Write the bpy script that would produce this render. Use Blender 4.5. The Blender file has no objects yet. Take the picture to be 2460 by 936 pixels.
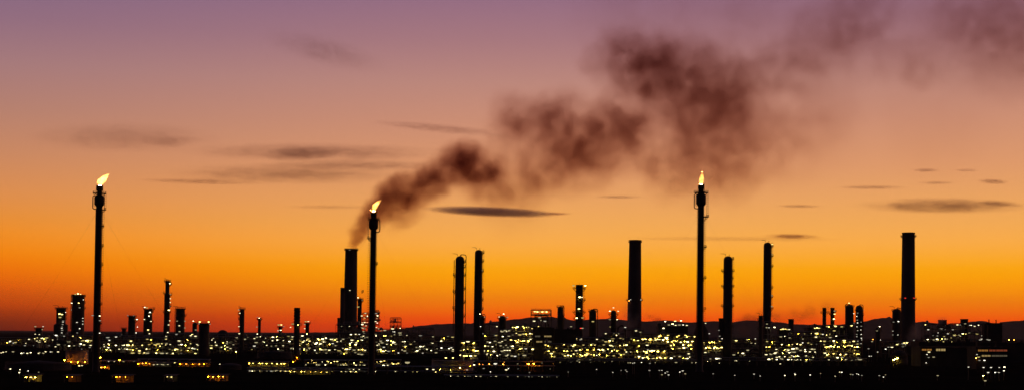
import bpy, math, random
from mathutils import Vector, Matrix

sc = bpy.context.scene
COL = sc.collection
R = math.radians

# ------------------------------------------------------------------ camera
IMG_W, IMG_H, F_PX = 2460.0, 936.0, 3380.0
CAM_H, PITCH, ROLL, HORIZON = 26.5, R(1.7), R(0.4), 800.0
cam_data = bpy.data.cameras.new('camera')
cam_data.sensor_width = 36.0
cam_data.lens = 36.0 * F_PX / IMG_W
cam_data.clip_start = 1.0
cam_data.clip_end = 200000.0
SHIFT = ((HORIZON - IMG_H / 2) - F_PX * math.tan(PITCH)) / IMG_W
cam_data.shift_y = SHIFT
cam = bpy.data.objects.new('camera', cam_data)
COL.objects.link(cam)
CAM_ROT = Matrix.Rotation(math.pi / 2 + PITCH, 4, 'X') @ Matrix.Rotation(ROLL, 4, 'Z')
cam.matrix_world = Matrix.Translation((0, 0, CAM_H)) @ CAM_ROT
sc.camera = cam
CAM3 = CAM_ROT.to_3x3()

# ------------------------------------------------------------------ colour management and sampling
sc.view_settings.view_transform = 'Standard'
sc.view_settings.look = 'None'
sc.view_settings.gamma = 1.0
sc.view_settings.exposure = 0.0
sc.view_settings.use_curve_mapping = False
sc.render.engine = 'CYCLES'
cy = sc.cycles
cy.use_denoising = True
cy.max_bounces = 4
cy.diffuse_bounces = 2
cy.glossy_bounces = 2
cy.transmission_bounces = 2
cy.volume_bounces = 1
cy.transparent_max_bounces = 12
cy.sample_clamp_indirect = 4.0
cy.filter_width = 1.5
cy.volume_step_rate = 1.0
cy.volume_preview_step_rate = 1.0
cy.volume_max_steps = 512


def lin(r, g, b):
    def f(c):
        c /= 255.0
        return c / 12.92 if c <= 0.04045 else ((c + 0.055) / 1.055) ** 2.4
    return (f(r), f(g), f(b), 1.0)


# ------------------------------------------------------------------ world: dusk sky
AZ_SUN = 14.0           # degrees to the right of the view axis
world = bpy.data.worlds.new('World')
sc.world = world
world.use_nodes = True
wt = world.node_tree
wt.nodes.clear()


def wn(kind, **kw):
    n = wt.nodes.new(kind)
    for k, v in kw.items():
        setattr(n, k, v)
    return n


def wmath(op, a, b=None, clamp=False):
    n = wn('ShaderNodeMath', operation=op, use_clamp=clamp)
    for i, v in enumerate((a, b)):
        if v is None:
            continue
        if isinstance(v, (int, float)):
            n.inputs[i].default_value = v
        else:
            wt.links.new(v, n.inputs[i])
    return n.outputs[0]


def wsmooth(v, a, b):
    n = wn('ShaderNodeMapRange', interpolation_type='SMOOTHSTEP')
    wt.links.new(v, n.inputs['Value'])
    n.inputs['From Min'].default_value = a
    n.inputs['From Max'].default_value = b
    return n.outputs['Result']


def sky_ramp(fac, rows, upper):
    n = wn('ShaderNodeValToRGB')
    cr = n.color_ramp
    def clear(y, c):              # brightness above the haze layer that dims the lowest degrees
        k = 1.03 + .17 * max(0.0, min(1.0, (y - 540) / 200.0))
        return tuple(v * k for v in lin(*c)[:3]) + (1.0,)
    stops = [((max(0.0, (HORIZON - y) / F_PX * 57.3) / 90.0) ** 0.5, clear(y, c)) for y, c in rows]
    stops += [((e / 90.0) ** 0.5, (*c, 1)) for e, c in upper]
    stops.sort(key=lambda s: s[0])
    while len(cr.elements) < len(stops):
        cr.elements.new(0.5)
    for e, (p, c) in zip(cr.elements, stops):
        e.position = p
        e.color = c
    wt.links.new(fac, n.inputs[0])
    return n.outputs[0]


tc = wn('ShaderNodeTexCoord')
sep = wn('ShaderNodeSeparateXYZ')
wt.links.new(tc.outputs['Generated'], sep.inputs[0])
sx, sy, sz = sep.outputs
elev = wmath('ARCSINE', sz)
fac_el = wmath('POWER', wmath('MAXIMUM', wmath('DIVIDE', elev, R(90)), 0.0), 0.5)
azim = wmath('ARCTAN2', sx, sy)
UPPER = [(17, (.185, .110, .180)), (25, (.080, .058, .105)), (45, (.022, .020, .044)), (90, (.010, .010, .022))]
ramp_sun = sky_ramp(fac_el, [(800, (226, 60, 14)), (782, (250, 72, 8)), (762, (258, 90, 0)), (742, (260, 116, 0)), (702, (262, 149, 0)),
                             (662, (262, 167, 0)), (642, (261, 171, 14)), (622, (260, 174, 42)), (582, (258, 177, 74)), (542, (252, 176, 88)),
                             (482, (241, 168, 99)), (402, (226, 156, 109)), (302, (208, 145, 117)), (202, (190, 137, 125)),
                             (102, (168, 121, 127)), (2, (149, 109, 131))], UPPER)
ramp_left = sky_ramp(fac_el, [(800, (44, 17, 8)), (782, (86, 32, 8)), (760, (142, 46, 4)), (742, (186, 58, 0)), (702, (228, 82, 0)),
                              (662, (246, 108, 0)), (622, (250, 130, 2)), (582, (247, 140, 26)), (542, (238, 143, 52)),
                              (482, (224, 142, 80)), (402, (203, 136, 98)), (302, (180, 128, 112)), (202, (163, 121, 124)),
                              (102, (143, 108, 128)), (2, (128, 101, 132))], UPPER)
ramp_dark = sky_ramp(fac_el, [(800, (20, 18, 26))], [(6, (.007, .006, .012)), (15, (.009, .008, .017)), (40, (.010, .010, .021)), (90, (.010, .010, .022))])


def wmix(fac, a, b):
    n = wn('ShaderNodeMix', data_type='RGBA')
    wt.links.new(fac, n.inputs[0])
    wt.links.new(a, n.inputs[6])
    wt.links.new(b, n.inputs[7])
    return n.outputs[2]


near_sun = wsmooth(azim, R(-27), R(1))
front = wmix(near_sun, ramp_left, ramp_sun)
off = wmath('ABSOLUTE', wmath('SUBTRACT', azim, R(AZ_SUN)))
off = wmath('MINIMUM', off, wmath('SUBTRACT', 2 * math.pi, off))
away = wsmooth(off, R(38), R(120))
graded = wmix(away, front, ramp_dark)
nish = wn('ShaderNodeTexSky', sky_type='NISHITA')
nish.sun_disc = False
nish.sun_elevation = R(-3)
nish.sun_rotation = R(AZ_SUN)
nish.dust_density = 4.0
addn = wn('ShaderNodeMix', data_type='RGBA', blend_type='ADD')
addn.inputs[0].default_value = 0.002
wt.links.new(graded, addn.inputs[6])
wt.links.new(nish.outputs[0], addn.inputs[7])
bg = wn('ShaderNodeBackground')
bg.inputs['Strength'].default_value = 1.0
wt.links.new(addn.outputs[2], bg.inputs['Color'])
wo = wn('ShaderNodeOutputWorld')
wt.links.new(bg.outputs[0], wo.inputs['Surface'])
world.cycles.sampling_method = 'MANUAL'
world.cycles.sample_map_resolution = 1024

# the sun has just set behind the hills: only its weak, wide afterglow is left
sun_data = bpy.data.lights.new('sun', 'SUN')
sun_data.energy = 0.08
sun_data.angle = R(12)
sun_data.color = (1.0, 0.42, 0.14)
sun = bpy.data.objects.new('sun', sun_data)
COL.objects.link(sun)
sun.rotation_euler = (R(90 - 1.0), 0, R(180 - AZ_SUN))


# ------------------------------------------------------------------ from the photograph's rows and columns to places on the site
def ray(x, y):
    return CAM3 @ Vector(((x - IMG_W / 2) / F_PX, (IMG_H / 2 - y) / F_PX + SHIFT * IMG_W / F_PX, -1.0))


def at(x, y, d):
    v = ray(x, y)
    k = d / v.y
    return Vector((v.x * k, d, CAM_H + v.z * k))


def foot_row(x, d):
    lo, hi = 700.0, 1200.0
    for _ in range(40):
        m = (lo + hi) / 2
        if at(x, m, d).z > 0:
            lo = m
        else:
            hi = m
    return lo


def on_ground(x, d):
    p = at(x, foot_row(x, d), d)
    p.z = 0.0
    return p


def mpp(d):
    return d / F_PX


# ------------------------------------------------------------------ materials
def mat_new(name):
    m = bpy.data.materials.new(name)
    m.use_nodes = True
    m.node_tree.nodes.clear()
    return m


def mat_solid(name, c1, c2, scale, rough=0.7, metal=0.0, bump=0.0, streak=1.0, stain=None, spec=.25):
    m = mat_new(name)
    t = m.node_tree
    out = t.nodes.new('ShaderNodeOutputMaterial')
    b = t.nodes.new('ShaderNodeBsdfPrincipled')
    t.links.new(b.outputs[0], out.inputs['Surface'])
    co = t.nodes.new('ShaderNodeTexCoord')
    mp = t.nodes.new('ShaderNodeMapping')
    mp.inputs['Scale'].default_value = (scale, scale, scale * streak)
    t.links.new(co.outputs['Object'], mp.inputs[0])
    nz = t.nodes.new('ShaderNodeTexNoise')
    nz.inputs['Scale'].default_value = 1.0
    nz.inputs['Detail'].default_value = 6.0
    nz.inputs['Roughness'].default_value = 0.65
    t.links.new(mp.outputs[0], nz.inputs['Vector'])
    cr = t.nodes.new('ShaderNodeValToRGB')
    cr.color_ramp.elements[0].position = 0.35
    cr.color_ramp.elements[1].position = 0.68
    cr.color_ramp.elements[0].color = (*c1, 1)
    cr.color_ramp.elements[1].color = (*c2, 1)
    if stain:
        e = cr.color_ramp.elements.new(0.9)
        e.color = (*stain, 1)
    t.links.new(nz.outputs[0], cr.inputs[0])
    t.links.new(cr.outputs[0], b.inputs['Base Color'])
    b.inputs['Roughness'].default_value = rough
    b.inputs['Metallic'].default_value = metal
    b.inputs['Specular IOR Level'].default_value = spec
    if bump:
        bp = t.nodes.new('ShaderNodeBump')
        bp.inputs['Strength'].default_value = bump
        bp.inputs['Distance'].default_value = 0.3
        t.links.new(nz.outputs[0], bp.inputs['Height'])
        t.links.new(bp.outputs[0], b.inputs['Normal'])
    return m


def mat_glow(name, color, strength):
    m = mat_new(name)
    t = m.node_tree
    out = t.nodes.new('ShaderNodeOutputMaterial')
    e = t.nodes.new('ShaderNodeEmission')
    e.inputs[0].default_value = (*color, 1)
    e.inputs[1].default_value = strength
    t.links.new(e.outputs[0], out.inputs['Surface'])
    return m


M = {
    'shell': mat_solid('weathered_steel_shell', (.055, .050, .048), (.10, .09, .085), .12, .65, 0.2, .2, .25, (.13, .07, .04)),
    'flare': mat_solid('sooty_flare_steel', (.030, .027, .026), (.065, .055, .050), .2, .6, .3, .2, .2, (.10, .05, .03)),
    'concrete': mat_solid('weathered_chimney_concrete', (.10, .09, .085), (.17, .155, .145), .05, .9, 0, .3, .3, (.07, .06, .055)),
    'steel': mat_solid('painted_structural_steel', (.10, .09, .075), (.20, .18, .14), .4, .6, .1, .1, .5, (.16, .08, .04)),
    'galv': mat_solid('galvanised_steel', (.16, .16, .15), (.28, .27, .25), .5, .55, .3),
    'pipe': mat_solid('insulated_pipe_cladding', (.34, .33, .29), (.52, .50, .45), .3, .5, .2, .1, .6),
    'vessel': mat_solid('aluminium_clad_vessel', (.32, .31, .28), (.48, .46, .42), .2, .5, .2, .1, .5, (.22, .12, .06)),
    'tank': mat_solid('tank_paint', (.26, .24, .21), (.40, .37, .32), .12, .7, 0, .15, .3, (.20, .12, .07)),
    'darktank': mat_solid('dull_dark_tank_paint', (.05, .045, .04), (.09, .08, .07), .12, .8, 0, .15, .3, (.09, .05, .03)),
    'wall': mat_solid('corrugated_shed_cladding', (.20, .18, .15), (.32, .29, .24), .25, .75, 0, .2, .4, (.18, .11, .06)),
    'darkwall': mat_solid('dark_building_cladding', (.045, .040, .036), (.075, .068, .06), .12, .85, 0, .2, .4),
    'ground': mat_solid('dark_scrub_and_cinder_ground', (.010, .009, .006), (.024, .021, .015), .02, 1.0, 0, .3, 1.0, (.034, .03, .022), 0.0),
    'road': mat_solid('asphalt', (.035, .034, .033), (.06, .058, .055), .2, .9, 0, .2),
    'hill': mat_solid('scrubby_hillside', (.030, .034, .018), (.070, .062, .035), .002, 1.0, 0, .6, 1.0, None, 0.0),
    'wire': mat_solid('guy_cable_steel', (.08, .08, .08), (.14, .14, .13), 1.0, .6, .4),
    'hood': mat_solid('lamp_housing', (.08, .08, .08), (.14, .14, .13), 1.0, .5, .2),
}
LAMP_COLOR = {'w': (1.0, .86, .46), 'y': (1.0, .78, .25), 'c': (1.0, .93, .72), 'o': (1.0, .33, .035), 'r': (1.0, .05, .03), 'f': (1.0, .72, .17), 'O': (1.0, .24, .004), 'F': (1.0, .60, .05)}
LAMP_POWER = {'w': (.5, 2.0, 8.0), 'y': (.7, 3.5, 13.0), 'c': (.4, 1.3, 4.0), 'o': (6.0, 25.0, 130.0), 'r': (1.5, 2.0, 3.0), 'f': (3.0, 12.0, 40.0), 'O': (250.0, 600.0, 1100.0), 'F': (90.0, 220.0, 480.0)}
GLOW = {(c, i): mat_glow('lamp_glow_' + {'w': 'warm_white', 'y': 'yellow', 'c': 'cool_white', 'o': 'sodium', 'r': 'red', 'f': 'flood', 'O': 'strong_sodium', 'F': 'strong_flood'}[c],
                         LAMP_COLOR[c], LAMP_POWER[c][i]) for c in LAMP_COLOR for i in range(3)}
WINDOW = {
    'y': mat_glow('lit_window_yellow', (1.0, .70, .26), .35),
    'o': mat_glow('lit_window_amber', (1.0, .42, .08), .30),
    'd': mat_glow('lit_window_dim', (1.0, .82, .50), .10),
    'r': mat_glow('lit_window_red', (1.0, .20, .08), .22),
}


# ------------------------------------------------------------------ mesh builder
class MB:
    def __init__(s):
        s.v, s.f = [], []

    def add(s, vs, fs):
        o = len(s.v)
        s.v.extend(vs)
        s.f.extend([tuple(i + o for i in f) for f in fs])

    def box(s, c, size, rot=0.0):
        cx, cy_, cz = c
        hx, hy, hz = size[0] / 2, size[1] / 2, size[2] / 2
        ca, sa = math.cos(rot), math.sin(rot)
        vs = []
        for k in (-hz, hz):
            for (i, j) in ((-hx, -hy), (hx, -hy), (hx, hy), (-hx, hy)):
                vs.append((cx + i * ca - j * sa, cy_ + i * sa + j * ca, cz + k))
        s.add(vs, [(3, 2, 1, 0), (4, 5, 6, 7), (0, 1, 5, 4), (1, 2, 6, 5), (2, 3, 7, 6), (3, 0, 4, 7)])

    def cone(s, p0, p1, r0, r1, n=12, caps=True):
        p0, p1 = Vector(p0), Vector(p1)
        a = (p1 - p0).normalized()
        u = a.orthogonal().normalized()
        w = a.cross(u)
        vs = []
        for p, r in ((p0, r0), (p1, r1)):
            for k in range(n):
                t = 2 * math.pi * k / n
                vs.append(p + u * (r * math.cos(t)) + w * (r * math.sin(t)))
        fs = [(k, (k + 1) % n, n + (k + 1) % n, n + k) for k in range(n)]
        if caps:
            fs += [tuple(range(n - 1, -1, -1)), tuple(range(n, 2 * n))]
        s.add(vs, fs)

    def bar(s, p0, p1, r):
        s.cone(p0, p1, r, r, 4)

    def tube(s, pts, r, n=8):
        for a, b in zip(pts[:-1], pts[1:]):
            s.cone(a, b, r, r, n)

    def lathe(s, p, axis, prof, n=20):
        """prof: list of (radius, distance along axis)"""
        p, a = Vector(p), Vector(axis).normalized()
        u = Vector((1, 0, 0)) - a * a.x
        u.normalize()
        w = a.cross(u)
        vs = []
        for r, h in prof:
            for k in range(n):
                t = 2 * math.pi * k / n
                vs.append(p + a * h + u * (r * math.cos(t)) + w * (r * math.sin(t)))
        fs = []
        for i in range(len(prof) - 1):
            for k in range(n):
                k2 = (k + 1) % n
                fs.append((i * n + k, i * n + k2, (i + 1) * n + k2, (i + 1) * n + k))
        fs.append(tuple(range(n - 1, -1, -1)))
        fs.append(tuple(range((len(prof) - 1) * n, len(prof) * n)))
        s.add(vs, fs)

    def sector(s, c, r0, r1, a0, a1, th, n=12):
        vs, fs = [], []
        for k in range(n + 1):
            t = a0 + (a1 - a0) * k / n
            for r in (r0, r1):
                for z in (0, th):
                    vs.append((c[0] + r * math.cos(t), c[1] + r * math.sin(t), c[2] + z))
        for k in range(n):
            b, e = 4 * k, 4 * k + 4
            fs += [(b + 1, b + 3, e + 3, e + 1), (b, e, e + 2, b + 2), (b + 2, e + 2, e + 3, b + 3), (b, b + 1, e + 1, e)]
        fs += [(0, 2, 3, 1), (4 * n, 4 * n + 1, 4 * n + 3, 4 * n + 2)]
        s.add(vs, fs)

    def arc_rail(s, c, r, a0, a1, h, rr, n=12):
        last = None
        for k in range(n + 1):
            t = a0 + (a1 - a0) * k / n
            p = Vector((c[0] + r * math.cos(t), c[1] + r * math.sin(t), c[2]))
            if k % 2 == 0:
                s.bar(p, p + Vector((0, 0, h)), rr)
            if last is not None:
                for q in (1.0, .5):
                    s.bar(last + Vector((0, 0, h * q)), p + Vector((0, 0, h * q)), rr)
            last = p

    def build(s, name, mat, parent=None, origin=(0, 0, 0), smooth=False):
        o = Vector(origin)
        me = bpy.data.meshes.new(name)
        me.from_pydata([tuple(Vector(v) - o) for v in s.v], [], s.f)
        me.materials.append(mat)
        if smooth:
            for p in me.polygons:
                p.use_smooth = len(p.vertices) == 4
        me.update()
        ob = bpy.data.objects.new(name, me)
        COL.objects.link(ob)
        if parent:
            ob.parent = parent
        else:
            ob.location = o
        return ob


def tag(o, label=None, cat=None, group=None, kind=None):
    if label:
        o['label'] = label
    if cat:
        o['category'] = cat
    if group:
        o['group'] = group
    if kind:
        o['kind'] = kind
    return o


def thing(name, label, cat, loc, group=None):
    o = bpy.data.objects.new(name, None)
    o.empty_display_size = 1
    COL.objects.link(o)
    o.location = loc
    return tag(o, label, cat, group)


# a lamp: hooded floodlight head; one shared mesh for each colour of light
LAMP_MESH = {}
for code, gm in GLOW.items():
    me = bpy.data.meshes.new('lamp')
    b = MB()
    b.lathe((0, 0, -.5), (0, 0, 1), [(.10, 0), (.34, .10), (.50, .36), (.50, .62), (.42, .74)], 8)
    nf = len(b.f)
    b.lathe((0, .04, .245), (0, 0, 1), [(.54, 0), (.50, .14), (.12, .26)], 8)
    b.box((0, .42, .30), (.14, .5, .14))
    me.from_pydata([tuple(v) for v in b.v], [], b.f)
    me.materials.append(gm)
    me.materials.append(M['hood'])
    for i, p in enumerate(me.polygons):
        p.material_index = 0 if i < nf else 1
    LAMP_MESH[code] = me
N_LAMP = [0]
LAMP_RNG = random.Random(77)


def lamp(root, p, code='w', size=1.0, wide=1.5, level=None):
    if level is None:
        level = LAMP_RNG.choices((0, 1, 2), (.38, .38, .24))[0]
    if code in 'fo':
        size *= .62
    if code in 'FO':
        size *= .38
    size *= (.76, .60, .50)[level]
    wide *= 1.7
    o = bpy.data.objects.new('lamp', LAMP_MESH[(code, level)])
    COL.objects.link(o)
    o.parent = root
    o.location = Vector(p) - root.location
    o.scale = (size * wide, size, size)
    N_LAMP[0] += 1
    return o


def lamp_px(root, x, y, d, code='w', px=5.0, wide=1.5, level=None):
    p = at(x, y, d)
    p.z = max(p.z, 1.6)
    return lamp(root, p, code, px * mpp(d) * .8, wide, level)


def lean_of(x):
    return math.tan(R(1.35 - 0.00048 * x))


class Axis:
    """a tall thing standing at distance d whose top shows at (xt, yt)"""
    def __init__(s, xt, yt, d):
        s.d, s.xt, s.yt = d, xt, yt
        s.yb = foot_row(xt, d)
        s.B = on_ground(xt - (s.yb - yt) * lean_of(xt), d)
        s.T = at(xt, yt, d)
        s.dir = (s.T - s.B).normalized()
        s.m = mpp(d)

    def p(s, y):
        return s.B + (s.T - s.B) * ((s.yb - y) / (s.yb - s.yt))

    def h(s, y):
        return (s.p(y) - s.B).length


SIDE = {'L': (R(125), R(235)), 'R': (R(-55), R(55)), 'A': (0.0, 2 * math.pi), 'F': (R(200), R(340)), 'FR': (R(230), R(410))}


def platform(root, ax, y, r, ext, side, rail_h=None, mat='steel'):
    """ext: how far it reaches beyond the shell, in metres"""
    c = ax.p(y)
    a0, a1 = SIDE[side]
    n = 16 if side == 'A' else 8
    b = MB()
    b.sector(c, r + .02, r + ext, a0, a1, max(.3, 1.05 * ax.m), n)
    for k in range(0, n, 2):
        t = a0 + (a1 - a0) * (k + .5) / n
        b.bar((c.x + r * math.cos(t), c.y + r * math.sin(t), c.z - ext * .9),
              (c.x + (r + ext * .85) * math.cos(t), c.y + (r + ext * .85) * math.sin(t), c.z), .30 * ax.m + .05)
    po = b.build('platform', M[mat], root, ax.B)
    b = MB()
    b.arc_rail((c.x, c.y, c.z + .3), r + ext * .95, a0, a1, rail_h or 3.0 * ax.m + .5, .22 * ax.m + .02, n)
    b.build('railing', M[mat], po, ax.B)
    return po


def ladder(root, ax, y0, y1, r, side, mat='steel', cage=True):
    """caged ladder from row y0 (low) to y1 (high) on the right (+1) or left (-1) of the shell"""
    b = MB()
    lo, hi = ax.p(y0), ax.p(y1)
    L = (hi - lo).length
    e = Vector((side, 0, 0))
    w = .9 * ax.m + .25
    rr = .27 * ax.m + .03
    for s in (-1, 1):
        off = e * (r + .3) + Vector((0, s * w * .5, 0))
        b.bar(lo + off, hi + off, rr)
    if cage:
        off = e * (r + .4 + w * 1.9)
        b.bar(lo + off, hi + off, rr * .6)
    n = max(3, int(L / (2.4 * ax.m + .8)))
    for k in range(n + 1):
        p = lo + (hi - lo) * (k / n)
        if cage:
            q = [p + e * (r + .3) + Vector((0, -w * .5, 0)), p + e * (r + .4 + w * 1.9) + Vector((0, -w * .3, 0)),
                 p + e * (r + .4 + w * 1.9) + Vector((0, w * .3, 0)), p + e * (r + .3) + Vector((0, w * .5, 0))]
            for i in range(3):
                b.bar(q[i], q[i + 1], rr * .9)
        b.bar(p + e * r, p + e * (r + .35), rr)
    return b.build('ladder', M[mat], root, ax.B)


def tower(name, label, cat, xt, yt, w, d, group=None, mat='shell', top='dome', wide=0.0, plats=(), lamps=(), pipes=(),
          lad=None, skirt=0.0, steps=(), davit=False, spike=0.0, strakes=None):
    """a column or stack: plats = (row, px beyond the shell, side); lamps = (px from axis, row, code, px size);
    pipes = (side, top row, bottom row, px gap, loop over the top); steps = (row, width) diameters below that row"""
    ax = Axis(xt, yt, d)
    m = ax.m
    r = w * m / 2
    rb = r + wide * m / 2
    t = thing(name, label, cat, ax.B, group)
    H = (ax.T - ax.B).length

    def rad(h):
        y = ax.yb - (ax.yb - ax.yt) * h / H
        rr = rb + (r - rb) * h / H
        for sy_, sw in steps:
            if y > sy_:
                rr = max(rr, sw * m / 2)
        return rr
    hs = [(0.0)]
    marks = sorted({ax.h(s[0]) for s in steps if ax.h(s[0]) > 1})
    prof = [(rad(0) * 1.02, 0.0)]
    for k in range(1, 7):
        hs.append(H * k / 7)
    for mk in marks:
        hs += [mk - 1.2 * m * 3, mk + .01]
    for h in sorted(x for x in hs if x > 0):
        prof.append((rad(h), h))
    if top == 'dome':
        prof += [(r, H - r * .95), (r * .94, H - r * .58), (r * .78, H - r * .30), (r * .5, H - .10 * r), (.05, H)]
    elif top == 'flat':
        prof += [(r, H - 2 * m), (r * 1.06, H - 1.9 * m), (r * 1.06, H), (r * .8, H)]
    elif top == 'open':
        prof += [(r, H - 2.2 * m), (r * 1.05, H - 2.1 * m), (r * 1.05, H), (r * .86, H), (r * .84, H - 6 * m)]
    b = MB()
    b.lathe(ax.B, ax.dir, prof, 24)
    body = b.build('shell', M[mat], t, ax.B, True)
    if strakes:
        b = MB()
        y0, y1 = strakes
        p0, p1 = ax.p(y0), ax.p(y1)
        for s in range(3):
            pts = []
            for k in range(25):
                q = k / 24
                a = 2 * math.pi * (s / 3 + q * 1.6)
                c = p0 + (p1 - p0) * q
                pts.append(c + Vector((math.cos(a), math.sin(a), 0)) * (r + .25 * m))
            b.tube(pts, 1.0 * m, 5)
        b.build('strake', M[mat], body, ax.B)
    for y, ext, side in plats:
        platform(t, ax, y, rad(ax.h(y)), ext * m, side)
    if lad:
        ladder(t, ax, lad[1], lad[2], rad(ax.h((lad[1] + lad[2]) / 2)), lad[0])
    for side, y1, y0, gap, loop in pipes:
        b = MB()
        rr = rad(ax.h((y0 + y1) / 2)) + gap * m
        pr = .95 * m
        e = Vector((side, -.25, 0))
        pts = [ax.p(y0) + e * rr, ax.p(y1) + e * rr]
        if loop:
            up = 3.2 * m
            pts += [ax.p(y1) + e * rr * .85 + Vector((0, 0, up * .75)), ax.p(y1) + e * rr * .5 + Vector((0, 0, up)),
                    ax.p(y1) + e * rr * .12 + Vector((0, 0, up * .9)), ax.p(yt + 1)]
        b.tube(pts, pr, 8)
        n = max(2, int((y0 - y1) / 28))
        for k in range(n):
            y = y1 + (y0 - y1) * (k + .5) / n
            b.bar(ax.p(y), ax.p(y) + e * (rr + 1.4 * m), .3 * m)
        b.build('overhead_pipe' if loop else 'riser_pipe', M['pipe' if mat != 'shell' else 'steel'], t, ax.B)
    if davit:
        b = MB()
        tp = ax.T
        b.tube([tp - Vector((r * .6, 0, 0)), tp + Vector((-r * .6, 0, 4.2 * m)), tp + Vector((-r * .9, 0, 5.2 * m)),
                tp + Vector((-r * 1.7, 0, 5.6 * m))], .5 * m, 5)
        b.build('davit', M['steel'], t, ax.B)
        b = MB()
        b.tube([tp + Vector((r * .3, 0, -1)), tp + Vector((r * .3, 0, 3.2 * m))], .4 * m, 5)
        b.lathe(tp + Vector((r * .3, 0, 2.0 * m)), (0, 0, 1), [(.3 * m, 0), (1.0 * m, .2 * m), (1.0 * m, 1.2 * m), (.2 * m, 1.8 * m)], 8)
        b.build('relief_valve', M['steel'], t, ax.B)
    if spike:
        b = MB()
        b.cone(ax.T - ax.dir, ax.T + ax.dir * spike * m, .30 * m, .12 * m, 5)
        b.build('lightning_rod', M['steel'], t, ax.B)
    for dx, y, code, px in lamps:
        c = ax.p(y)
        rr = rad(ax.h(y))
        xo = dx * m
        if abs(xo) < rr:
            yo = -math.sqrt(rr * rr - xo * xo) - px * m * .5
        else:
            yo = -.4
        lamp(t, c + Vector((xo, yo, 0)), code, px * m * .72, 1.2)
    return t, ax


# ------------------------------------------------------------------ ground, road and hills
def make_ground():
    rng = random.Random(3)
    b = MB()
    xs = [-60000, -12000, -4000, -2000, -1200, -800, -500, -250, 0, 250, 500, 800, 1200, 2000, 4000, 12000, 60000]
    ys = [-3000, -500, -100, 0, 100, 250, 450, 650, 900, 1300, 1800, 2400, 3200, 5000, 9000, 18000, 60000]
    vs = [(x, y, 0.0) for y in ys for x in xs]
    n = len(xs)
    fs = [(j * n + i, j * n + i + 1, (j + 1) * n + i + 1, (j + 1) * n + i) for j in range(len(ys) - 1) for i in range(n - 1)]
    b.add(vs, fs)
    g = b.build('ground', M['ground'])
    tag(g, kind='structure')


def hills(name, d, prof, seed, depth):
    rng = random.Random(seed)
    pts = []
    x = prof[0][0]
    while x <= prof[-1][0]:
        for (xa, ya), (xb, yb) in zip(prof[:-1], prof[1:]):
            if xa <= x <= xb:
                q = (x - xa) / (xb - xa)
                q = q * q * (3 - 2 * q)
                y = ya + (yb - ya) * q
        p = at(x, y + rng.uniform(-.5, .5), d)
        pts.append((p.x, max(2.0, p.z)))
        x += 9
    rows = [(-depth, -.03), (-depth * .7, .12), (-depth * .45, .34), (-depth * .25, .62), (-depth * .10, .88), (0, 1.0), (depth * .3, .8), (depth, 0)]
    vs = []
    for dy, k in rows:
        for i, (X, Z) in enumerate(pts):
            j = rng.uniform(-.10, .10) * Z if 0 < k < 1 else 0
            g = math.sin(X * .0045 + dy * .0021 + seed) * .10 * Z if 0 < k < .9 else 0
            vs.append((X, d + dy + (rng.uniform(-60, 60) if k < 1 else 0), Z * k + j + g - (3 if k <= 0 else 0)))
    n = len(pts)
    fs = [(j * n + i, j * n + i + 1, (j + 1) * n + i + 1, (j + 1) * n + i) for j in range(len(rows) - 1) for i in range(n - 1)]
    b = MB()
    b.add(vs, fs)
    o = b.build(name, M['hill'], None, (0, 0, 0), True)
    tag(o, kind='structure')


make_ground()
hills('hills', 24000, [(-500, 800), (300, 799), (700, 798), (900, 795), (960, 789), (1010, 781), (1050, 777), (1100, 775), (1150, 776), (1200, 770),
                       (1240, 765), (1280, 761), (1320, 759), (1345, 763), (1385, 769), (1420, 766), (1465, 764), (1505, 768),
                       (1545, 771), (1600, 768), (1650, 773), (1700, 771), (1750, 773), (1800, 768), (1860, 772), (1920, 778),
                       (1990, 780), (2040, 777), (2075, 771), (2105, 764), (2125, 762), (2145, 765), (2180, 775), (2200, 776), (2218, 771),
                       (2240, 774), (2285, 779), (2330, 772), (2360, 769), (2382, 774), (2408, 777), (2440, 769), (2480, 767),
                       (2560, 774), (2700, 768), (2950, 780), (3200, 790)], 5, 2500)


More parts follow.
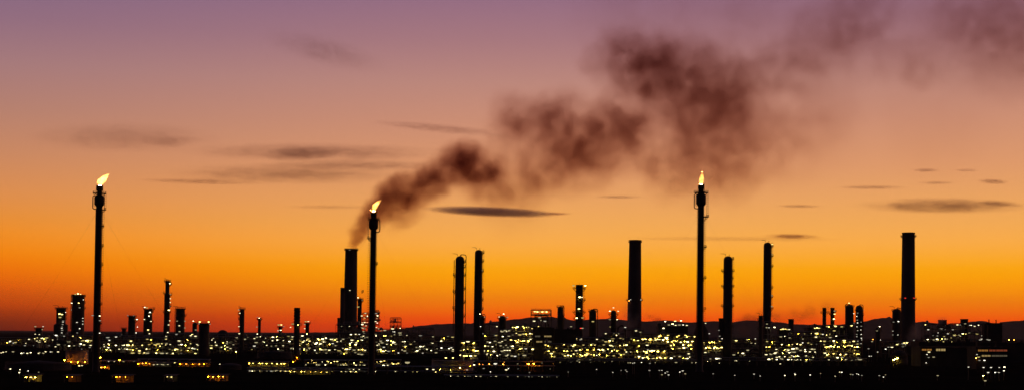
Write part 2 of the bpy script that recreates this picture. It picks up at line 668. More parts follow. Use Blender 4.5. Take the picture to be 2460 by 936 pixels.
# ------------------------------------------------------------------ flare stacks
def flare_stack(label, xt, yt, w, d, seal, plats, lad_side, cage, wires, lamps=(), pipe_side=-1):
    """seal = (top row, bottom row, px width); plats = (row, px, side)"""
    ax = Axis(xt, yt, d)
    m = ax.m
    r = w * m / 2
    t = thing('flare_stack', label, 'flare stack', ax.B, 'flare stacks')
    H = (ax.T - ax.B).length
    b = MB()
    prof = [(r * 1.25, 0), (r * 1.25, 1), (r * 1.03, 1.2)]
    prof += [(r * (1.03 - .06 * k / 8), H * k / 9) for k in range(1, 9)]
    prof += [(r * .95, ax.h(seal[1]))]
    b.lathe(ax.B, ax.dir, prof, 20)
    riser = b.build('riser', M['flare'], t, ax.B, True)
    rs = seal[2] * m / 2
    h0, h1 = ax.h(seal[1]), ax.h(seal[0])
    b = MB()
    b.lathe(ax.B + ax.dir * (h0 - .05), ax.dir, [(r * .9, 0), (rs * .92, (h1 - h0) * .16), (rs, (h1 - h0) * .22), (rs, (h1 - h0) * .82),
                                                  (rs * .9, (h1 - h0) * .9), (r * .85, h1 - h0 + .05)], 20)
    b.build('molecular_seal', M['flare'], t, ax.B, True)
    # tip: narrower pipe, wind ring and pilots
    b = MB()
    ht = H - h1
    b.lathe(ax.B + ax.dir * h1, ax.dir, [(r * .80, 0), (r * .80, ht * .45), (r * .98, ht * .5), (r * .98, ht), (r * .8, ht), (r * .78, ht - 1.5)], 20)
    tip = b.build('flare_tip', M['flare'], t, ax.B, True)
    b = MB()
    for k in range(4):
        a = R(45 + 90 * k)
        o = Vector((math.cos(a), math.sin(a), 0)) * (r * 1.25)
        b.tube([ax.B + ax.dir * h1 + o, ax.B + ax.dir * (H + .4) + o * .92], .14, 5)
    tag(b.build('pilot_burner', M['flare'], tip, ax.B), kind='stuff')
    for y, ext, side in plats:
        platform(t, ax, y, r, ext * m, side, 3.0 * m + .3, 'flare')
    # purge-gas pipe loop beside the seal
    b = MB()
    e = Vector((pipe_side, 0, 0))
    y0, y1 = seal[1] + 2, seal[0] + 2
    g = rs + 4.2 * m
    b.tube([ax.p(y0 + 3) + e * r * .8, ax.p(y0 + 3) + e * (g * .8), ax.p(y0) + e * g, ax.p(y1 + 2) + e * g, ax.p(y1) + e * (g * .85), ax.p(y1) + e * rs * .9], 1.15 * m, 8)
    b.tube([ax.p(y0 - 2) + e * rs * .8, ax.p(y0 - 5) + e * (g * .82), ax.p(y1 + 5) + e * (g * .82), ax.p(y1 + 3) + e * rs * .9], .35 * m, 6)
    b.build('seal_pipe', M['flare'], t, ax.B)
    ladder(t, ax, cage[0], cage[1], r, lad_side, 'flare')
    if len(cage) > 2:
        ladder(t, ax, cage[2], cage[3], r + cage[4] * m, lad_side, 'flare')
    b = MB()
    for s in (.3, .55):
        o = Vector((-lad_side * (r + .25), s, 0))
        b.bar(ax.B + o, ax.p(seal[1] + 6) + o, .15)
    b.build('fuel_gas_line', M['flare'], t, ax.B)
    for (y, dx, dy) in wires:
        p = ax.p(y)
        q = Vector((ax.B.x + dx, ax.B.y + dy, 0))
        b = MB()
        pts = []
        for k in range(9):
            s = k / 8
            pt = p + (q - p) * s
            pt.z -= math.sin(math.pi * s) * 2.2
            pts.append(pt)
        b.tube(pts, .028, 4)
        b.build('guy_wire', M['wire'], t, ax.B)
    for dx, y, code, px in lamps:
        lamp(t, ax.p(y) + Vector((dx * m, -r * .6, 0)), code, px * m * .8, 1.3)
    return t, ax


A_PL = [(465, 8.5, 'A'), (504, 9, 'R'), (544, 5, 'R'), (591, 5, 'R'), (636, 5, 'R'), (683, 5, 'R'), (730, 5, 'R'), (776, 5, 'R')]
flA, axA = flare_stack('tall dark flare stack at the far left with a bright flame', 239.5, 446, 15, 900, (468, 497, 23), A_PL, 1,
                       (880, 504, 504, 466, 4.2), [(500, -62, -10), (500, 66, 12), (520, 38, -60)],
                       [(8, 758, 'w', 4), (9, 769, 'c', 4), (-9, 757, 'c', 4), (9, 799, 'c', 3.5)])
flB, axB = flare_stack('shorter flare stack in the middle rising in front of the dark smoke', 898, 508, 14.5, 880, (526, 552, 22),
                       [(527, 7, 'A'), (573, 7.5, 'L'), (634, 4.5, 'R')], -1, (880, 573, 573, 528, 3.0),
                       [(545, -60, 8), (545, 58, 14), (560, 20, -70)], [(10, 752, 'c', 4), (9, 771, 'w', 4)], 1)
flC, axC = flare_stack('tall dark flare stack right of centre with a thin flame', 1684.5, 443, 15.5, 1000, (464, 496, 24),
                       [(463, 10, 'A'), (521, 12, 'R'), (594, 7, 'R'), (668, 7, 'R'), (742, 7, 'R')], 1,
                       (860, 521, 521, 464, 5.5), [(500, -60, 12), (500, 70, 10), (515, -30, -66)], [(-8, 470, 'c', 2)])


# ------------------------------------------------------------------ flames: glowing gas that fills a closed tongue
def mat_flame(name, strength):
    m = mat_new(name)
    t = m.node_tree
    out = t.nodes.new('ShaderNodeOutputMaterial')
    e = t.nodes.new('ShaderNodeEmission')
    e.inputs[0].default_value = (1.0, .47, .085, 1)
    co = t.nodes.new('ShaderNodeTexCoord')
    nz = t.nodes.new('ShaderNodeTexNoise')
    nz.inputs['Scale'].default_value = .55
    nz.inputs['Detail'].default_value = 3.0
    t.links.new(co.outputs['Object'], nz.inputs['Vector'])
    mr = t.nodes.new('ShaderNodeMapRange')
    mr.inputs['From Min'].default_value = .30
    mr.inputs['From Max'].default_value = .62
    mr.inputs['To Min'].default_value = .12 * strength
    mr.inputs['To Max'].default_value = strength
    t.links.new(nz.outputs[0], mr.inputs[0])
    t.links.new(mr.outputs[0], e.inputs[1])
    t.links.new(e.outputs[0], out.inputs['Volume'])
    return m


def flame(label, spine, d, strength, seed):
    """spine = (x, y, half width) in the picture, at distance d"""
    rng = random.Random(seed)
    m = mpp(d)
    base = at(spine[0][0], spine[0][1], d)
    n = 12
    # finer spine
    fine = []
    for (xa, ya, wa), (xb, yb, wb) in zip(spine[:-1], spine[1:]):
        for k in range(3):
            q = k / 3
            fine.append((xa + (xb - xa) * q, ya + (yb - ya) * q, wa + (wb - wa) * q))
    fine.append(spine[-1])
    vs, fs = [], []
    for j, (x, y, w) in enumerate(fine):
        c = at(x, y, d)
        for k in range(n):
            a = 2 * math.pi * k / n
            rr = 1.22 * w * m * (1 + .16 * math.sin(3 * a + j * .9 + seed) + rng.uniform(-.06, .06))
            vs.append(c + Vector((math.cos(a) * rr, math.sin(a) * rr * .9, math.sin(a * 2 + j) * .12 * rr)))
    for j in range(len(fine) - 1):
        for k in range(n):
            k2 = (k + 1) % n
            fs.append((j * n + k, j * n + k2, (j + 1) * n + k2, (j + 1) * n + k))
    fs.append(tuple(range(n - 1, -1, -1)))
    fs.append(tuple(range((len(fine) - 1) * n, len(fine) * n)))
    b = MB()
    b.add(vs, fs)
    o = b.build('gas_flame', mat_flame('burning_gas', strength), None, base, True)
    tag(o, label, 'flame', 'flames on the flare stacks')


flame('broad yellow white flame blown to the right on the far left flare stack',
      [(240, 445, 3.2), (241, 441, 6.0), (243, 436, 8.5), (246, 431, 8.5), (250, 426, 7.0), (255, 421, 4.5), (260, 418, 2.2), (264, 417, .4)], 900, 1.9, 1)
flame('small crooked flame on the flare stack in front of the smoke',
      [(898, 507, 2.2), (898, 503, 3.6), (900, 497, 5.5), (903, 491, 6.0), (907, 486, 4.6), (912, 482, 2.6), (916, 480, .4)], 880, 2.0, 2)
flame('narrow upright flame on the flare stack right of centre',
      [(1684.5, 442, 2.8), (1684.5, 438, 4.8), (1685, 431, 5.0), (1686, 424, 4.0), (1687, 418, 2.4), (1688, 412, .4)], 1000, 1.1, 3)


# ------------------------------------------------------------------ tall chimneys
CH = 'tall concrete chimneys'
chD, axD = tower('chimney', 'thick dark chimney left of centre with smoke pouring from its top', 'chimney', 844, 597, 29, 2000, CH, 'concrete', 'open', 6,
      plats=[(600, 2.5, 'A')], lamps=[(0, 697, 'w', 3.5), (-2, 600, 'c', 3)])
chE, axE = tower('chimney', 'thick dark chimney standing left of the right hand flare stack', 'chimney', 1526, 576, 28.5, 2000, CH, 'concrete', 'open', 8,
      plats=[(581, 2.2, 'A'), (721, 4, 'A')], lamps=[(-11, 719, 'c', 3.5), (14, 719, 'c', 3.5), (-14, 722, 'o', 2.5)])
chF, axF = tower('chimney', 'thick dark chimney at the far right with two red lights', 'chimney', 2182.5, 558, 29.5, 2000, CH, 'concrete', 'open', 6,
      plats=[(568, 4, 'A'), (719, 4, 'A')], lamps=[(-11, 715, 'r', 4), (10, 715, 'r', 4)])
# companions built against the chimneys
tower('duct_tower', 'square shouldered duct tower against the left side of the smoking chimney', 'tower', 823.5, 690, 11, 1985, None, 'concrete', 'flat')
tower('duct_tower', 'stub of a duct at the left foot of the smoking chimney', 'tower', 814, 762, 7, 1975, None, 'concrete', 'flat')

# ------------------------------------------------------------------ distillation columns and other towers
TC = 'distillation columns'


def rl(y0, y1, n, dx, code='w', px=3.5, seed=1):
    g = random.Random(seed)
    return [(dx + g.uniform(-1.2, 1.2), y0 + (y1 - y0) * (k + g.uniform(.2, .8)) / n, code if g.random() < .7 else 'c', px * g.uniform(.8, 1.2)) for k in range(n)]


def rpl(y0, y1, n, ext, side):
    return [(y0 + (y1 - y0) * k / max(1, n - 1), ext, side) for k in range(n)]


DC = 'distillation_tower'
tower(DC, 'tall column with full length pipes on both sides near the middle', 'tower', 1105, 614, 21, 1400, TC, top='dome', wide=2,
      plats=[(628, 4.5, 'R'), (640, 4, 'R')] + rpl(660, 790, 5, 5, 'R') + rpl(661, 740, 3, 6, 'L'),
      pipes=[(1, 614, 830, 4.0, True), (-1, 624, 800, 2.5, False)], davit=True)
tower(DC, 'tall slim column just right of the column with side pipes', 'tower', 1150, 599, 18, 1400, TC, top='dome', wide=3,
      plats=[(607, 5, 'R'), (627, 4.5, 'R'), (651, 4.5, 'R'), (698, 4, 'R'), (719, 4, 'R'), (742, 4, 'R')], lad=(1, 740, 600), davit=True,
      lamps=[(9, 649, 'w', 2.6)])
tower(DC, 'short dome topped column against the right foot of the tall slim column', 'tower', 1158, 756, 12, 1380, TC,
      plats=[(765, 3, 'R')], lamps=[(-5, 753, 'w', 4), (6, 760, 'w', 4), (-3, 783, 'c', 3.5), (3, 800, 'c', 3)], pipes=[(1, 757, 800, 1.5, True)])
tower(DC, 'tall column with three pairs of side brackets right of the tall right flare', 'tower', 1749, 614, 21, 1500, TC, top='dome', wide=1.5,
      plats=[(651, 5.5, 'L'), (651, 5, 'R'), (688, 5.5, 'L'), (688, 5, 'R'), (735, 5.5, 'L'), (735, 5, 'R'), (622, 4, 'R'), (669, 3, 'R'), (711, 3, 'R'), (784, 3, 'R')],
      davit=True, lad=(1, 800, 616))
tower(DC, 'low column against the left foot of the column with paired brackets', 'tower', 1732, 763, 11, 1500, TC, top='flat',
      lamps=[(-5, 792, 'c', 3.5), (-4, 806, 'c', 4), (2, 812, 'c', 3)])
tower(DC, 'tall slim column with small lights up its right side', 'tower', 1844, 581, 18.5, 1500, TC, top='dome', wide=1.5,
      plats=[(592, 5, 'R'), (615, 5, 'R'), (640, 5, 'R'), (691, 5, 'R'), (713, 5, 'R'), (741, 6, 'R')], davit=True, lad=(1, 760, 582),
      lamps=[(11, 586, 'y', 4), (11, 610, 'w', 3), (11, 709, 'w', 4), (11, 735, 'w', 5), (-2, 777, 'w', 4), (3, 786, 'c', 4), (-2, 814, 'y', 5), (-3, 832, 'y', 5)])
tower(DC, 'short column against the left foot of the slim lit column', 'tower', 1827.5, 757, 10, 1490, TC, top='flat', davit=True,
      plats=[(768, 3, 'L'), (790, 3, 'L')])
tower(DC, 'lit column with wide bracketed top platform and spike', 'tower', 1392, 683, 17, 1500, TC, top='flat', wide=2, spike=8,
      plats=[(693, 8, 'A'), (721, 6.5, 'R'), (750, 7, 'A'), (765, 6, 'A')],
      lamps=[(-14, 685, 'y', 5.5), (14, 685, 'y', 5.5), (0, 713, 'f', 8), (6, 713, 'w', 5), (-1, 741, 'f', 8.5), (-6, 763, 'y', 6), (8, 762, 'y', 6), (4, 787, 'r', 5), (8, 787, 'w', 5),
             (-7, 812, 'y', 5.5), (6, 812, 'w', 5)], lad=(1, 790, 690))
tower(DC, 'dark column with a big overhead pipe looping down its right side', 'tower', 1424, 742, 17, 1500, TC, wide=2,
      pipes=[(1, 744, 830, 3.0, True)], lamps=[(0, 771, 'y', 5.5)], plats=[(747, 3, 'A')])
tower(DC, 'column crowned with three lights left of the second chimney', 'tower', 1474, 744, 13, 1500, TC, wide=2,
      plats=[(755, 6, 'A'), (766, 5, 'A'), (785, 5, 'A')],
      lamps=[(-1, 738, 'w', 4.5), (-9, 746, 'w', 4.5), (11, 746, 'w', 4.5), (-9, 766, 'w', 5), (9, 766, 'w', 5), (-7, 784, 'y', 5.5), (8, 804, 'y', 5.5), (-7, 824, 'y', 5), (8, 824, 'w', 5)])
tower(DC, 'dark dome topped column right of the open steel frame', 'tower', 1346.5, 735, 14, 1500, TC, wide=3, plats=[(737, 2.5, 'A'), (758, 3, 'R')], pipes=[(1, 737, 800, 1.2, True)])
tower(DC, 'column with cluttered lit head left of the open steel frame', 'tower', 1207, 757, 17, 1450, TC, wide=3,
      plats=[(764, 4, 'A'), (790, 4, 'R')], lamps=[(3, 753, 'w', 4.5), (-8, 760, 'w', 4), (12, 761, 'w', 4), (10, 795, 'w', 4.5), (12, 812, 'c', 4), (11, 827, 'w', 4)], davit=True)
tower(DC, 'left one of the dark domed pair before the right hand hill', 'tower', 2041, 730, 19, 1900, TC, wide=2, plats=[(736, 2, 'A')], pipes=[(-1, 732, 800, .5, True)],
      lamps=[(-4, 727, 'y', 4.5), (9, 752, 'c', 3.5), (10, 775, 'c', 3.5), (2, 781, 'y', 6)])
tower(DC, 'right one of the dark domed pair before the right hand hill', 'tower', 2064, 732, 16, 1900, TC, wide=3, plats=[(756, 3.5, 'R'), (745, 2, 'A')], pipes=[(1, 734, 800, .5, True)],
      lamps=[(9, 744, 'w', 3.5)] + rl(745, 830, 10, -6, 'c', 3.2, 6) + rl(770, 830, 7, 3, 'c', 3.2, 7))
tower('twin_stack', 'left one of two thin stacks joined by a walkway', 'stack', 1980.5, 738, 9, 1800, 'twin thin stacks', top='flat',
      plats=[(751, 5, 'A'), (790, 4, 'L')])
tower('twin_stack', 'right one of two thin stacks with a string of lights', 'stack', 2000, 738, 9.5, 1800, 'twin thin stacks', top='flat',
      plats=[(748, 5, 'R'), (752, 5, 'L')], lamps=[(4, 746, 'w', 4), (4, 753, 'y', 5), (2, 765, 'y', 5.5), (4, 781, 'y', 6), (3, 793, 'y', 6), (-5, 801, 'y', 5), (4, 820, 'y', 6)])
tower('short_stack', 'short plain dark stack between the slim lit column and the twin stacks', 'stack', 1900.5, 765, 13, 1700, None, top='flat')
tower(DC, 'dark column against the left foot of the far right chimney', 'tower', 2154, 740, 20, 1900, TC, wide=2, davit=True, plats=[(746, 2, 'A'), (772, 5, 'L')], pipes=[(1, 742, 800, .5, True)],
      lamps=[(1, 771, 'c', 5), (-9, 772, 'c', 4), (-10, 794, 'c', 3), (0, 803, 'c', 3.5), (1, 818, 'c', 3.5), (2, 824, 'w', 4), (-10, 803, 'c', 3)])
tower(DC, 'small lit column in front of the right hand hill', 'tower', 2109, 785, 12, 1800, TC, plats=[(793, 4, 'A')],
      lamps=[(2, 783, 'w', 4), (-4, 793, 'w', 4.5), (-12, 814, 'o', 5), (-14, 819, 'w', 4), (6, 815, 'c', 3)])
# left part of the site
tower(DC, 'small stub tower with lamps on its corners at the far left', 'tower', 93.5, 786, 15, 2200, TC, top='flat', plats=[(789, 4, 'A'), (800, 4, 'A')],
      lamps=[(-7, 783, 'w', 4.5), (10, 783, 'c', 4), (8, 790, 'w', 4), (-9, 801, 'w', 4), (4, 802, 'w', 3.5)])
tower(DC, 'shouldered column with a bright lit band near its top', 'tower', 147, 738, 22, 1900, TC, top='flat', steps=[(776, 33)], plats=[(741, 4, 'A'), (756, 3, 'R'), (765, 3, 'R')], davit=True,
      lamps=[(1, 753, 'f', 8), (6, 754, 'y', 6), (2, 761, 'y', 6), (11, 749, 'c', 3.5)] + rl(766, 800, 7, 9, 'c', 4, 8) + [(-2, 807, 'c', 4), (7, 805, 'c', 4), (-1, 813, 'c', 4)])
tower(DC, 'broad flat topped column left of the far left flare stack', 'tower', 188.5, 707, 29, 1900, TC, top='flat', wide=2, plats=[(711, 3, 'A'), (727, 2.5, 'A'), (740, 3, 'R')],
      pipes=[(-1, 709, 790, 1, False)],
      lamps=[(-2, 706, 'y', 4.5), (4, 705, 'y', 5), (9, 706, 'y', 4), (6, 727, 'f', 5.5), (-13, 727, 'w', 4.5), (8, 738, 'c', 4), (14, 719, 'c', 3), (-16, 743, 'c', 3.5), (3, 773, 'c', 4.5),
             (14, 770, 'c', 3.5), (14, 777, 'c', 4), (9, 788, 'c', 4), (4, 798, 'c', 3.5), (14, 763, 'c', 3)])
tower(DC, 'dark column with a lit side platform right of the far left flare stack', 'tower', 317, 757, 16, 1800, TC, top='flat', wide=3, plats=[(760, 3, 'A'), (769, 6, 'R')],
      lamps=[(-10, 757, 'c', 3), (6, 757, 'c', 3), (12, 766, 'w', 5.5), (14, 784, 'c', 3.5), (11, 798, 'c', 4)])
tower(DC, 'stout column with a jutting lit top platform left of the thin stepped column', 'tower', 356, 741, 19, 1800, TC, top='flat', wide=5, plats=[(741, 7, 'R'), (742, 2, 'L'), (748, 3, 'R'), (772, 3, 'R')],
      lamps=[(0, 738, 'y', 5), (-6, 737, 'w', 4), (7, 749, 'w', 5), (5, 758, 'w', 4.5), (-6, 766, 'w', 4.5), (9, 771, 'w', 4.5), (4, 791, 'y', 5.5), (7, 800, 'w', 4.5)], davit=True)
tower(DC, 'tall thin stepped column with lights down its right edge', 'tower', 402.5, 674, 9.5, 1700, TC, top='flat', steps=[(703, 13.5), (780, 15)], plats=[(682, 6, 'R'), (676, 3.5, 'A'), (707, 5, 'R'), (704, 3, 'L'), (749, 3, 'A'), (734, 4, 'R')],
      davit=True, spike=6, lamps=[(6, 680, 'w', 4), (7, 706, 'w', 5), (7, 716, 'w', 5), (7, 725, 'w', 5), (6, 744, 'y', 6), (7, 735, 'c', 3), (7, 769, 'w', 4.5), (6, 779, 'w', 4.5), (5, 797, 'w', 5)])
tower(DC, 'stout dark column right of the thin stepped column', 'tower', 433.5, 740, 21, 1800, TC, top='flat', wide=1, plats=[(741, 2, 'A'), (757, 4, 'R')], pipes=[(-1, 742, 800, 1.2, False)], davit=True,
      lamps=[(-5, 770, 'w', 3.5), (11, 770, 'w', 4), (1, 781, 'w', 4.5), (11, 786, 'w', 4), (2, 795, 'w', 4.5)])
tower('short_tower', 'small dark column with one lamp left of the lamp topped tower', 'tower', 468, 773, 11, 1900, TC, plats=[(777, 2, 'R')], lamps=[(-2, 770, 'w', 4), (4, 791, 'w', 4), (-5, 802, 'y', 6)])
tower('water_tower', 'wide drum topped tower with a bright lamp at either end', 'tower', 490.5, 775, 25, 1500, None, top='flat', plats=[(776, 3, 'A')], steps=[],
      lamps=[(-8, 772, 'f', 6), (12, 772, 'f', 6), (-10, 776, 'c', 3.5), (14, 777, 'c', 3.5)])
tower('slim_tower', 'slim column with ladder and lamps on its left standing alone', 'tower', 582, 741, 11, 1800, TC, top='dome', plats=[(742, 2.5, 'A'), (753, 5, 'L'), (765, 4, 'L')], lad=(-1, 790, 744), davit=True,
      lamps=[(-8, 743, 'w', 4), (-5, 751, 'w', 4.5), (-7, 783, 'w', 4), (-5, 800, 'w', 5)])
tower('slim_tower', 'small thin column with a lamp on its head right of the lone slim column', 'tower', 623.5, 763, 7, 2000, TC, top='flat', plats=[(766, 3.5, 'A')],
      lamps=[(0, 763, 'w', 4), (-5, 761, 'c', 3), (-6, 784, 'w', 3.5), (-4, 801, 'w', 4.5)])
tower('short_tower', 'mushroom shaped stub with paired lamps left of the wavy stack', 'tower', 673.5, 783, 8, 2000, TC, top='flat', plats=[(785, 4, 'A')],
      lamps=[(-4, 779, 'y', 5), (3, 779, 'y', 5), (-5, 793, 'c', 4), (2, 792, 'w', 4.5), (8, 783, 'c', 3)])
tower('strake_stack', 'wavy sided dark stack with glowing foot left of the smoking chimney', 'stack', 714, 738, 14, 1250, None, top='flat', strakes=(776, 742), steps=[(866, 15)], plats=[(779, 6, 'A'), (863, 5, 'A')],
      lamps=[(4, 779, 'f', 7), (-10, 777, 'y', 5), (-15, 785, 'w', 4), (-6, 868, 'O', 6), (3, 858, 'O', 4)])
tower('short_tower', 'small lit column right of the wavy stack', 'tower', 738.5, 774, 9, 1900, TC, top='flat', plats=[(776, 3.5, 'A')], lamps=[(-3, 771, 'y', 5), (3, 771, 'w', 5), (-6, 778, 'w', 4), (-6, 788, 'w', 4), (0, 801, 'f', 5)])
tower('slim_tower', 'lit slim column against the right side of the smoking chimney', 'tower', 864.5, 717, 10, 1900, TC, top='flat', plats=[(719, 4, 'A'), (723, 4, 'R'), (700, 4, 'R')], davit=True,
      lamps=[(-4, 714, 'w', 4), (5, 720, 'w', 4), (-3, 736, 'y', 5)])
tower('flat_topped_tower', 'blocky dark tower on the right edge of the skyline', 'tower', 2316.5, 765, 18, 1900, None, 'darkwall', top='flat', lamps=[(-10, 779, 'c', 4), (16, 780, 'w', 4), (24, 781, 'c', 3.5)])
tower('flat_topped_tower', 'blocky grey tower half hidden by steam on the right skyline', 'tower', 2264, 767, 20, 1900, None, 'concrete', top='flat', lamps=[(6, 780, 'c', 4), (4, 790, 'c', 3.5), (3, 806, 'c', 4), (-10, 798, 'c', 3.5)])


# ------------------------------------------------------------------ process units: steel frames on several levels full of drums, exchangers and pipes
UNITS = 'lit process units'


def unit(label, x0, x1, d, levels, depth=14.0, seed=0, bay=9.0, fill=1.0, name='process_unit', cat='plant', group=UNITS, top_gear=True, px=4.3, open_top=False):
    """levels = (row, number of lamps, code) from the top down"""
    g = random.Random(seed * 31 + 7)
    xm = (x0 + x1) / 2
    A, B = on_ground(x0, d).x, on_ground(x1, d).x
    root = thing(name, label, cat, ((A + B) / 2, d + depth / 2, 0), group)
    org = root.location.copy()
    m = mpp(d)
    zs = [max(2.0, at(xm, l[0], d).z) for l in levels]
    nb = max(1, round((B - A) / bay))
    th = .30 + .18 * m
    fr = MB()
    ztop = zs[0]
    for i in range(nb + 1):
        X = A + (B - A) * i / nb
        for Y in (d, d + depth):
            fr.box((X, Y, ztop / 2), (th, th, ztop))
        for z in zs:
            fr.box((X, d + depth / 2, z - th), (th * .8, depth, th * 1.2))
    for z in zs:
        for Y in (d, d + depth):
            fr.box(((A + B) / 2, Y, z - th), (B - A, th * .8, th * 1.2))
    for i in range(nb):
        if g.random() < .5:
            Xa, Xb = A + (B - A) * i / nb, A + (B - A) * (i + 1) / nb
            lv = [0] + sorted(zs)
            for za, zb in zip(lv[:-1], lv[1:]):
                fr.bar((Xa, d, za), (Xb, d, zb), th * .32)
    fr.build('steel_frame', M['steel'], root, org)
    for k, z in enumerate(zs):
        if not (open_top and k == 0):
            b = MB()
            # grating deck laid in two strips with a gap for pipes
            b.box(((A + B) / 2, d + depth * .24, z + .05), (B - A + .8, depth * .5, .22))
            b.box(((A + B) / 2, d + depth * .80, z + .05), (B - A + .8, depth * .36, .22))
            b.box((A + (B - A) * .2, d + depth * .55, z + .06), (1.6, depth * .3, .2))
            dk = b.build('deck', M['galv'], root, org)
            b = MB()
            n = max(2, int((B - A) / 3.0))
            for i in range(n + 1):
                X = A + (B - A) * i / n
                b.bar((X, d - .3, z), (X, d - .3, z + 1.3), .06)
            for q in (.65, 1.3):
                b.bar((A, d - .3, z + q), (B, d - .3, z + q), .06)
            b.build('railing', M['steel'], dk, org)
    # equipment
    lv = [0.0] + sorted(zs)
    if top_gear:
        lv.append(sorted(zs)[-1] + 6)
    for za, zb in zip(lv[:-1], lv[1:]):
        gap = zb - za
        topmost = zb == lv[-1] and top_gear
        nslot = max(1, int((B - A) / 9.0))
        for i in range(nslot):
            if g.random() > .72 * fill * (.55 if topmost else 1):
                continue
            X = A + (B - A) * (i + g.uniform(.25, .75)) / nslot
            Y = d + depth * g.uniform(.2, .7)
            kind = g.random()
            b = MB()
            if kind < .34:
                r = min(gap * .27, g.uniform(.9, 1.9))
                L = g.uniform(4, 8)
                zc = za + .3 + r * 1.5
                b.lathe((X - L / 2, Y, zc), (1, .001, 0), [(r * .3, -r * .5), (r * .8, -r * .25), (r, 0), (r, L), (r * .8, L + r * .25), (r * .3, L + r * .5)], 12)
                for sx_ in (-.3, .3):
                    b.box((X + sx_ * L, Y, (za + zc - r * .4) / 2), (.5, r * 1.3, max(.3, zc - r * .4 - za)))
                b.build('drum', M['vessel'], root, org, True)
            elif kind < .62:
                r = g.uniform(.8, 1.7)
                h = gap * g.uniform(.55, .92)
                b.lathe((X, Y, za + .2), (0, 0, 1), [(r * .9, 0), (r, .1), (r, h - r * .6), (r * .7, h - r * .2), (r * .1, h)], 12)
                b.build('vessel', M['vessel'], root, org, True)
            elif kind < .82:
                r = .25 + .25 * m
                zc = za + gap * g.uniform(.5, .85)
                L = g.uniform(5, 12)
                b.tube([(X - L / 2, Y - 1, za), (X - L / 2, Y - 1, zc), (X + L / 2, Y - 1, zc), (X + L / 2, Y - 1, za + .2)], r, 6)
                b.build('pipe', M['pipe'], root, org)
            else:
                w, h = g.uniform(2.5, 5), gap * g.uniform(.3, .6)
                b.box((X, Y, za + .15 + h / 2), (w, 3.0, h))
                b.box((X, Y, za + .15 + h + .2), (w * .7, 2.0, .4))
                b.lathe((X, Y, za + h + .4), (0, 0, 1), [(w * .22, 0), (w * .26, .1), (w * .26, .7), (w * .2, .8)], 10)
                b.build('cooler', M['vessel'], root, org)
    # close-packed small piping on every level, too fine to tell apart
    for za, zb in zip([0.0] + sorted(zs)[:-1], sorted(zs)):
        b = MB()
        gap = zb - za
        for k in range(int((B - A) / 1.5)):
            X = A + (B - A) * g.random()
            Y = d + depth * g.uniform(.35, .95)
            r = g.uniform(.12, .34)
            if g.random() < .6:
                b.cone((X, Y, za + .2), (X, Y, zb - g.uniform(.2, gap * .5)), r, r, 5)
            else:
                L = g.uniform(2, 9)
                z = za + gap * g.uniform(.15, .85)
                b.cone((max(A, X - L / 2), Y, z), (min(B, X + L / 2), Y, z), r, r, 5)
        tag(b.build('piping', M['pipe'], root, org), kind='stuff')
    # long pipe headers along the levels
    for k, z in enumerate(zs):
        b = MB()
        r = .22 + .2 * m
        b.cone((A, d + depth * .5, z + .9), (B, d + depth * .5, z + .9), r, r, 8)
        b.build('header_pipe', M['pipe'], root, org)
        if k and g.random() < .7:
            b = MB()
            b.cone((A, d + .9, z + .7), (B, d + .9, z + .7), r * .7, r * .7, 8)
            b.build('header_pipe', M['pipe'], root, org)
    # deck lamps, then fill lamps added within the frame
    for y, n, code in levels:
        for i in range(n):
            if g.random() < .40:
                continue
            x = x0 + (x1 - x0) * (i + g.uniform(-.1, 1.1)) / n
            inner = g.random() < .38
            dd = d + (depth * g.uniform(.15, .6) if inner else -.6)
            c = code if g.random() < .75 else g.choice('wwcy')
            lamp_px(root, x, y + 2.5 + g.gauss(0, 2.0), dd, c, px * g.choice((.55, .7, .85, 1.0, 1.15, 1.3)), g.uniform(1.0, 1.7))
        nf_ = {'f': max(1, round(n / 4)), 'y': round(n / 7), 'w': round(n / 14)}.get(code, 0)
        for i in range(nf_):  # strong half-hidden lamps, added only to make the interior glow
            x = x0 + (x1 - x0) * (i + g.uniform(.2, .8)) / nf_
            lamp_px(root, x, y + 2.5 + g.uniform(0, 2), d + depth * g.uniform(.22, .40), 'F', px * .8, 1.2, g.choice((0, 0, 1)))
    return root


def lamp_post(label, x, y, d, code='w', px=4.0, group='yard light masts'):
    base = on_ground(x, d)
    p = at(x, y, d)
    p.z = max(p.z, 3.0)
    t = thing('light_mast', label, 'light mast', base, group)
    b = MB()
    b.cone(base, (base.x, d, p.z + .4), .28, .16, 6)
    b.build('pole', M['wire'], t, base)
    b = MB()
    s = px * mpp(d) * .8
    b.bar((base.x, d, p.z + .3), (p.x, d - s * .5, p.z + .3), .12)
    b.build('arm', M['wire'], t, base)
    lamp(t, (p.x, d - s * .6, p.z), code.upper() if code in 'of' else code, s, 1.2, 1 if code in 'of' else None)
    return t


ORD = ['leftmost', 'second from the left', 'third from the left', 'fourth from the left', 'fifth from the left', 'sixth from the left', 'seventh from the left',
       'eighth from the left', 'ninth from the left', 'tenth from the left', 'eleventh from the left', 'twelfth from the left', 'thirteenth from the left',
       'fourteenth from the left', 'fifteenth from the left', 'sixteenth from the left', 'seventeenth from the left', 'eighteenth from the left']


def masts(label, pts, d, code='w', px=4.0, seed=1):
    g = random.Random(seed)
    pts = sorted(pts)
    for i, (x, y) in enumerate(pts):
        lamp_post(label if len(pts) == 1 else label + ', ' + ORD[i], x, y, d + g.uniform(-60, 60), code if g.random() < .7 else g.choice('wc'), px * g.uniform(.75, 1.25))


